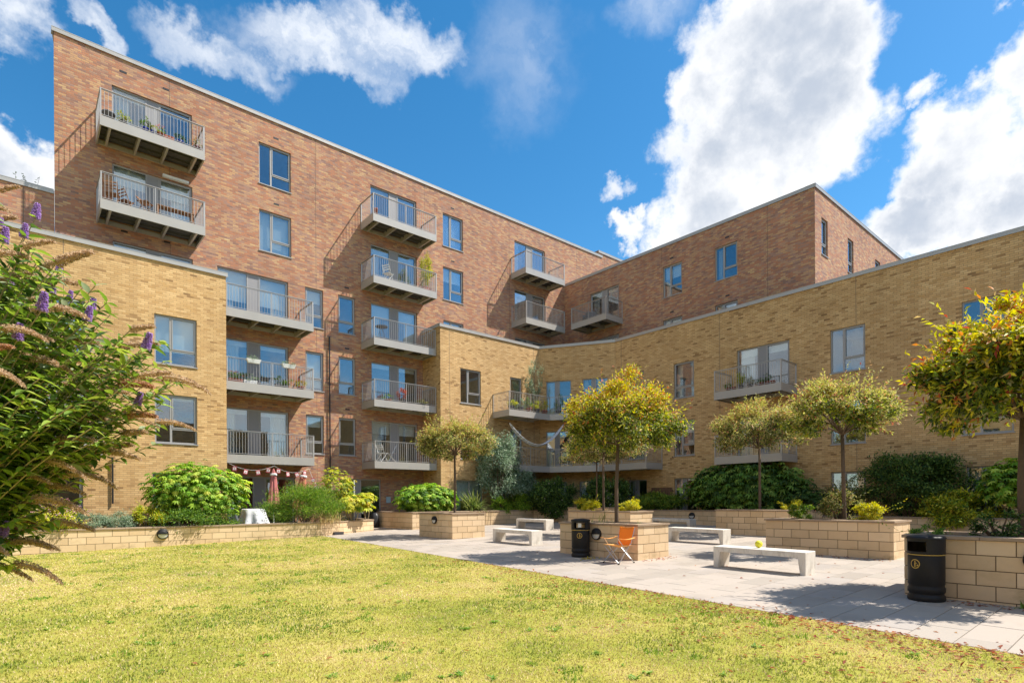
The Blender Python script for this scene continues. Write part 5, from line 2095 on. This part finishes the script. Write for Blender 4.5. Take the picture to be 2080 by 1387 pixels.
# second balcony stack
z = ZF(5)
pot('slim terracotta pot standing on the top middle balcony', 12.86, 24.8, z, .1, .42, TERRA)
z = ZF(4)
bp = thing('bamboo', 'tall bamboo in a red trough at the right end of the second middle balcony', 'plant', (15.62, 24.85, z))
mb = MB()
mb.box((-.26, -.13, 0), (.26, .13, .22), TERRA)
mb.build('trough', bp)
v, f, c, cc = crown((0, 0, 1.05), (.34, .24, .78), 1500, .12, .02, P_LIME, None, 30, -.8, .28)
mesh_np('foliage', v, f, c, LEAF, bp)
mb = MB()
for i in range(9):
    a = random.uniform(-.2, .2)
    mb.tube([(a, random.uniform(-.08, .08), .2), (a * 1.3, random.uniform(-.15, .15), 1.7)], .007, PALEB, 5)
mb.build('cane', bp)
folding_chair('white chair on the second middle balcony', 13.55, 24.95, z, .4, WHITE)
tb = thing('round_table', 'round dark table on the third middle balcony', 'table', (13.2, 24.95, ZF(3)))
mb = MB()
mb.lathe([(0, .70), (.3, .70), (.3, .73), (0, .735)], GREYP, 20)
mb.build('tabletop', tb)
for a in range(4):
    mb = MB()
    mb.tube([(.05 * math.cos(a * PI / 2), .05 * math.sin(a * PI / 2), .7), (.22 * math.cos(a * PI / 2), .22 * math.sin(a * PI / 2), 0)], .01, GREYP, 5)
    mb.build('leg', tb)
pot('small red-leaved maple in a pot on the fourth middle balcony', 14.25, 24.8, ZF(2), .17, .24, GREYP, [((.42, .06, .03), 4), ((.55, .14, .05), 3)], .62, 900, .06, .02)
pot('low green planting at the left of the fourth middle balcony', 13.4, 24.75, ZF(2), .2, .12, TERRA, P_MID, .26, 260)
pot('low pale planting at the right of the fourth middle balcony', 15.2, 24.78, ZF(2), .25, .1, GREYP, P_DUST, .22, 260)
folding_chair('white folding chair on the lowest middle balcony', 13.15, 24.95, ZF(1), .3, WHITE)
folding_chair('grey folding chair right of the white one on the lowest middle balcony', 13.75, 25.0, ZF(1), 2.7, STEEL)
# bay balconies
z = ZF(2)
for i, (xx, pal_, lb) in enumerate([(6.55, P_MID, 'pink-flowered green trough at the left end of the middle bay balcony'), (7.1, P_GLAUC, 'white box of mixed plants on the middle bay balcony'),
                                    (8.35, P_MID, 'leafy trough on the right half of the middle bay balcony'), (9.15, P_LIME, 'leafy pot at the right end of the middle bay balcony')]):
    pot(lb, xx, 24.62, z, .15, .18, [TERRA, WHITE, GREYP, TERRA][i], pal_, .34, 420, tip=REDF if i in (0, 3) else None, box=(.26, .1) if i < 3 else None)
for xx, lb in ((7.15, 'white wire basket hooked on the rail of the middle bay balcony, left one'), (8.55, 'white wire basket hooked on the rail of the middle bay balcony, right one')):
    p = thing('rail_basket', lb, 'planter', (xx, 24.34, 1.58 + 5.8 - .16))
    mb = MB()
    mb.hexa([(-.22, -.09, 0), (.22, -.09, 0), (.22, .03, 0), (-.22, .03, 0), (-.28, -.12, .16), (.28, -.12, .16), (.28, .03, .16), (-.28, .03, .16)], WHITE)
    mb.build('basket', p)
    v, f, c, cc = crown((0, -.05, .2), (.3, .12, .08), 180, .05, .018, P_GLAUC, None, 10, -.9, .3)
    mesh_np('foliage', v, f, c, LEAF, p)
# wrap balcony, upper: a row of plants
wp_ = [(19.75, 23.05, P_LIME, .38, 'grassy yellow-green pot by the left post of the upper wrap balcony'), (20.35, 23.0, P_GLAUC, .42, 'silvery pot plant on the upper wrap balcony'),
       (20.95, 23.0, P_MID, .5, 'leafy green pot plant on the upper wrap balcony below the tall climber'), (21.55, 23.0, P_LIME, .5, 'yellow-green pot plant left of the bend of the upper wrap balcony'),
       (22.15, 23.02, P_YG, .62, 'yellow-leaved shrub in a pot at the bend of the upper wrap balcony'), (22.85, 22.6, P_MID, .95, 'tall dark green pot plant right of the bend of the upper wrap balcony'),
       (23.15, 21.95, P_GLAUC, .5, 'silvery mound in a pot in front of the blue glass door'), (23.45, 21.3, P_DARK, .42, 'dark rounded pot plant on the upper wrap balcony')]
for xx, yy, pal_, ph, lb in wp_:
    pot(lb, xx, yy, ZF(2), .17, .24, random.choice([TERRA, GREYP, GREYP]), pal_, ph, 520, .09, .02)
cl_ = bush('tall open pale green climber on the upper wrap balcony at the wall corner', (22.1, 23.75, 8.3), (.62, .3, 1.15), 1300, .07, .022, P_GLAUC, clumps=44, low=-.95, name='climbing_plant', cat='plant', base=ZF(2) + .02, spread=.16)
# hammock on lower wrap balcony
hm = thing('hammock', 'white fabric hammock slung across the lower wrap balcony', 'hammock', (0, 0, 0))
A_, B_ = Vector((19.75, 23.2, 5.75)), Vector((22.95, 22.35, 5.85))
Va, Fa = [], []
n = 20
mb = MB()
rows = []
for i in range(n + 1):
    u = i / n
    c = A_.lerp(B_, u)
    c.z -= 1.25 * (1 - (2 * u - 1) ** 2)
    w_ = .06 + .22 * math.sin(PI * u) ** .6
    side = Vector((.25, .97, 0))
    rows.append([c + side * w_ * s + Vector((0, 0, .10 * abs(s) * math.sin(PI * u))) for s in (-1, -.5, 0, .5, 1)])
for i in range(n):
    for j in range(4):
        mb.face([tuple(rows[i][j]), tuple(rows[i + 1][j]), tuple(rows[i + 1][j + 1]), tuple(rows[i][j + 1])], CLOTH)
o = mb.build('fabric', hm, True)
sm = o.modifiers.new('solid', 'SOLIDIFY')
sm.thickness = .012
for e, q in ((A_, Vector((19.5, 24.1, 6.0))), (B_, Vector((23.3, 21.9, 6.3)))):
    mb = MB()
    mb.tube([tuple(e), tuple(q)], .012, BARK, 5)
    mb.build('rope', hm)
folding_chair('cream chair behind the rail of the lower wrap balcony under the hammock', 20.9, 23.3, ZF(1), -1.2, plain('cream_paint', (.62, .50, .34), .6))
tb = thing('round_table', 'small pale green table on the lower wrap balcony', 'table', (23.0, 22.0, ZF(1)))
mb = MB()
mb.lathe([(0, .66), (.28, .66), (.28, .69), (0, .695)], plain('pale_green_paint', (.35, .50, .42), .5), 20)
mb.build('tabletop', tb)
for a in range(3):
    mb = MB()
    mb.tube([(.05 * math.cos(a * 2.1), .05 * math.sin(a * 2.1), .66), (.24 * math.cos(a * 2.1), .24 * math.sin(a * 2.1), 0)], .01, STEEL, 5)
    mb.build('leg', tb)
# right balcony pots
z = ZF(2)
for yy, m_, pal_, ph, lb, n_ in [(13.1, TERRA, P_MID, .16, 'red pot at the left end of the right front balcony', 160), (12.85, TERRA, None, 0, 'second red pot from the left on the right front balcony', 0),
                                 (12.5, GREYP, P_LIME, .62, 'tall yellow-green plant in a grey pot on the right front balcony', 600), (12.1, GREYP, P_DUST, .3, 'grey pot with a thin plant on the right front balcony', 160),
                                 (11.6, TERRA, P_MID, .16, 'red pot right of the mullion on the right front balcony', 140), (11.35, TERRA, P_DARK, .34, 'red pot with a dark shrub on the right front balcony', 260),
                                 (11.1, TERRA, None, 0, 'rightmost red pot on the right front balcony', 0)]:
    pot(lb, 24.0, yy, z, .11, .2, m_, pal_, ph, n_, .08, .022)
# red block balcony: lounge chair
p = thing('armchair', 'dark wicker armchair on the balcony of the shaded red block', 'chair', (25.9, 23.0, ZF(4)), 2.6)
for nm, a, b in (('seat', (-.3, -.3, .2), (.3, .3, .42)), ('backrest', (-.36, -.3, .2), (-.28, .3, .85)), ('arm_rest', (-.28, -.36, .2), (.3, -.3, .6)), ('arm_rest', (-.28, .3, .2), (.3, .36, .6))):
    mb = MB()
    mb.box(a, b, GREYP)
    bevel(mb.build(nm, p), .03, 2)
for sx in (-1, 1):
    for sy in (-1, 1):
        mb = MB()
        mb.box((sx * .26 - .02, sy * .26 - .02, 0), (sx * .26 + .02, sy * .26 + .02, .2), GREYP)
        mb.build('leg', p)

# patio of the bay: parasols, table, bunting
def parasol(label, x, y, z0, zt, lean, m_, r=.19):
    p = thing('closed_parasol', label, 'parasol', (x, y, z0))
    p.rotation_euler = (lean[0], lean[1], 0)
    mb = MB()
    mb.tube([(0, 0, 0), (0, 0, zt - z0)], .02, WHITE, 8)
    mb.build('pole', p)
    mb = MB()
    h = zt - z0
    mb.lathe([(r * .98, h * .30), (r * 1.05, h * .33), (r * .9, h * .5), (r * .55, h * .8), (r * .35, h * .93), (.02, h)], m_, 32, (0, 0, 0), lambda k, zz: .22 * math.cos(k * PI / 2) + .06 * math.cos(k * 1.3))
    mb.build('canopy', p, True)
    mb = MB()
    mb.lathe([(r * .66, h * .88), (r * .7, h * .9), (r * .6, h * .92)], WHITE, 24)
    mb.build('tie', p)


parasol('tall closed red-pink parasol on the patio under the bay balcony', 7.95, 24.45, .6, 3.0, (0, 0), PINK, .2)
parasol('closed coral parasol leaning right of the first one', 9.0, 24.75, .6, 2.98, (.05, .12), CORAL, .24)
p = thing('garden_table', 'small round garden table hidden under a white cloth on the patio', 'table', (6.98, 23.85, .62))
for a in range(4):
    mb = MB()
    mb.tube([(.3 * math.cos(a * PI / 2), .3 * math.sin(a * PI / 2), 0), (.2 * math.cos(a * PI / 2), .2 * math.sin(a * PI / 2), .72)], .015, STEEL, 5)
    mb.build('leg', p)
mb = MB()
mb.lathe([(0, .70), (.4, .70), (.4, .725), (0, .725)], GREYP, 24)
mb.build('tabletop', p)
mb = MB()
mb.lathe([(0, .735), (.41, .735), (.43, .72), (.46, .5), (.52, .22), (.55, .12)], CLOTH, 48, (0, 0, 0), lambda k, zz: (0 if zz > .7 else (.72 - zz) * .28 * math.cos(k * 2 * PI / 6)))
o = mb.build('tablecloth', None, True)
o.location = (6.98, 23.85, .62)
tag(o, 'white cloth draped in folds over the round patio table', 'tablecloth')
# bunting
bt = thing('bunting', 'string of small red and white flags hung below the lowest bay balcony', 'bunting', (0, 0, 0))
pp = [Vector((6.2, 24.3, 3.15)), Vector((7.9, 24.2, 3.1)), Vector((9.4, 24.35, 3.05)), Vector((10.0, 24.3, 2.1))]
mb = MB()
flags = []
for a, b in zip(pp[:-1], pp[1:]):
    q = []
    for i in range(9):
        u = i / 8
        c = a.lerp(b, u)
        c.z -= .22 * 4 * u * (1 - u)
        q.append(tuple(c))
    mb.tube(q, .006, WHITE, 4)
    for i in ((1, 3, 5, 7) if (b - a).length > 1.2 else (2, 4, 6)):
        flags.append(Vector(q[i]))
mb.build('string', bt)
for c in flags:
    tw = random.uniform(-.3, .3)
    mb = MB()
    mb.box((-.075, -.003, -.19), (.075, .003, 0), FLAGR)
    mb.box((-.055, -.0055, -.15), (.055, -.003, -.05), WHITE)
    mb.box((-.022, -.008, -.12), (.022, -.0055, -.08), FLAGR)
    o = mb.build('flag', bt)
    o.location = tuple(c)
    o.rotation_euler = (0, tw, random.uniform(-.5, .5))

# notice by the entrance door
mb = MB()
mb.box((13.86, 25.81, 1.55), (14.1, 25.845, 1.85), SIGNB)
tag(mb.build('wall_sign'), 'small pale blue notice on the brick right of the entrance door', 'sign')
# recycling sack / tool bag by the doorway
mb = MB()
mb.lathe([(0, 0), (.2, 0), (.22, .25), (.18, .55), (.1, .7), (0, .72)], BLACKM, 18, (0, 0, 0), lambda k, zz: .12 * math.sin(k * 1.7 + zz * 5))
o = mb.build('refuse_sack', None, True)
o.location = (12.95, 25.25, G(12.95, 25.2))
tag(o, 'black sack standing in the entrance corner', 'sack')
# brown slatted panel right of the corner door
p = thing('trellis_panel', 'brown wooden slatted panel against the yellow wall left of the patio door', 'trellis', (25.1, 17.4, 1.0))
for i in range(14):
    mb = MB()
    mb.box((-.03, -.62 + i * .09, 0), (0, -.62 + i * .09 + .07, 1.25), TRELLIS)
    mb.build('slat', p)
for zz in (.15, 1.05):
    mb = MB()
    mb.box((0.001, -.64, zz), (.03, .66, zz + .08), TRELLIS)
    mb.build('rail', p)


# ---------------------------------------------------------------- fallen leaves
def fallen():
    pal = [((.30, .085, .05), 4), ((.38, .17, .08), 3), ((.20, .07, .04), 3), ((.45, .28, .14), 2)]
    pts = []
    while len(pts) < 1450:
        y = random.uniform(-.5, 12)
        x = edge_x(y) - abs(random.gauss(0, random.choice([.35, 1.2]))) - .02
        if random.random() < math.exp(-y / 5.0):
            pts.append((x, y, .035))
    while len(pts) < 1600:
        y = random.uniform(.5, 19)
        pts.append((edge_x(y) - random.uniform(0, 7), y, .035))
    while len(pts) < 1680:
        y = random.uniform(0, 12)
        pts.append((random.uniform(edge_x(y), 15), y, .006))
    for (x0, x1, y0, y1, n_) in ((10.0, 10.38, -1, 2.3, 110), (14.5, 14.95, 4.2, 7, 70), (11.0, 12.3, 8.0, 8.28, 50), (12.26, 12.8, 8.3, 10.4, 40), (7.6, 8.2, -.5, 4, 60)):
        for _ in range(n_):
            pts.append((random.uniform(x0, x1), random.uniform(y0, y1), .006))
    n = len(pts)
    P_ = np.array([(x, y, G(x, y) + h) for x, y, h in pts])
    d = rnd_dir(n)
    d[:, 2] *= .15
    nn = rnd_dir(n) * .35 + np.array([0, 0, 1.0])
    v, f = leaves_np(P_, d, nn, .042 + .045 * RNG.random(n), .02 + .02 * RNG.random(n))
    o = mesh_np('fallen_leaves', v, f, np.repeat(palette(pal, n), 4, 0), DRY)
    tag(o, 'scattered red-brown fallen leaves along the lawn edge and on the paving', 'leaves')
    o['kind'] = 'stuff'
    # yellow drift beside the middle bin
    n = 60
    P_ = np.stack([10.55 + .16 * RNG.normal(size=n), 9.45 + .1 * RNG.normal(size=n), np.zeros(n)], 1)
    P_[:, 2] = -.1 + .01844 * P_[:, 0] + .00921 * P_[:, 1] + .008
    v, f = leaves_np(P_, rnd_dir(n) * np.array([1, 1, .2]), rnd_dir(n) * .5 + np.array([0, 0, 1.0]), np.full(n, .07), np.full(n, .03))
    o = mesh_np('fallen_leaves', v, f, np.repeat(palette([((.55, .42, .04), 4), ((.42, .30, .05), 2)], n), 4, 0), DRY)
    tag(o, 'small drift of yellow leaves on the paving below the middle bin', 'leaves')
    o['kind'] = 'stuff'



fallen()
lawn_weeds()
# twigs of a self-sown plant behind the far left parapet
p = thing('roof_weed', 'wispy self-sown twigs rising behind the far left parapet', 'plant', (-.2, 26.6, 12.4))
mb = MB()
tips_ = []
for i in range(9):
    a = Vector((random.uniform(-.5, .9), random.uniform(-.1, .1), 0))
    b = a + Vector((random.uniform(-.3, .4), 0, random.uniform(.5, 1.05)))
    mb.tube([tuple(a), tuple(a.lerp(b, .5) + Vector((.05, 0, 0))), tuple(b)], [.012, .008, .004], BARK, 4)
    tips_ += [a.lerp(b, u) for u in (.55, .65, .75, .85, .92, 1.0)]
mb.build('stem', p)
P_ = np.repeat(np.array([tuple(q) for q in tips_]), 1, 0)
n = len(P_)
v, f = leaves_np(P_, rnd_dir(n), rnd_dir(n), np.full(n, .10), np.full(n, .035))
mesh_np('foliage', v, f, np.repeat(palette(P_MID, n), 4, 0), LEAF, p)
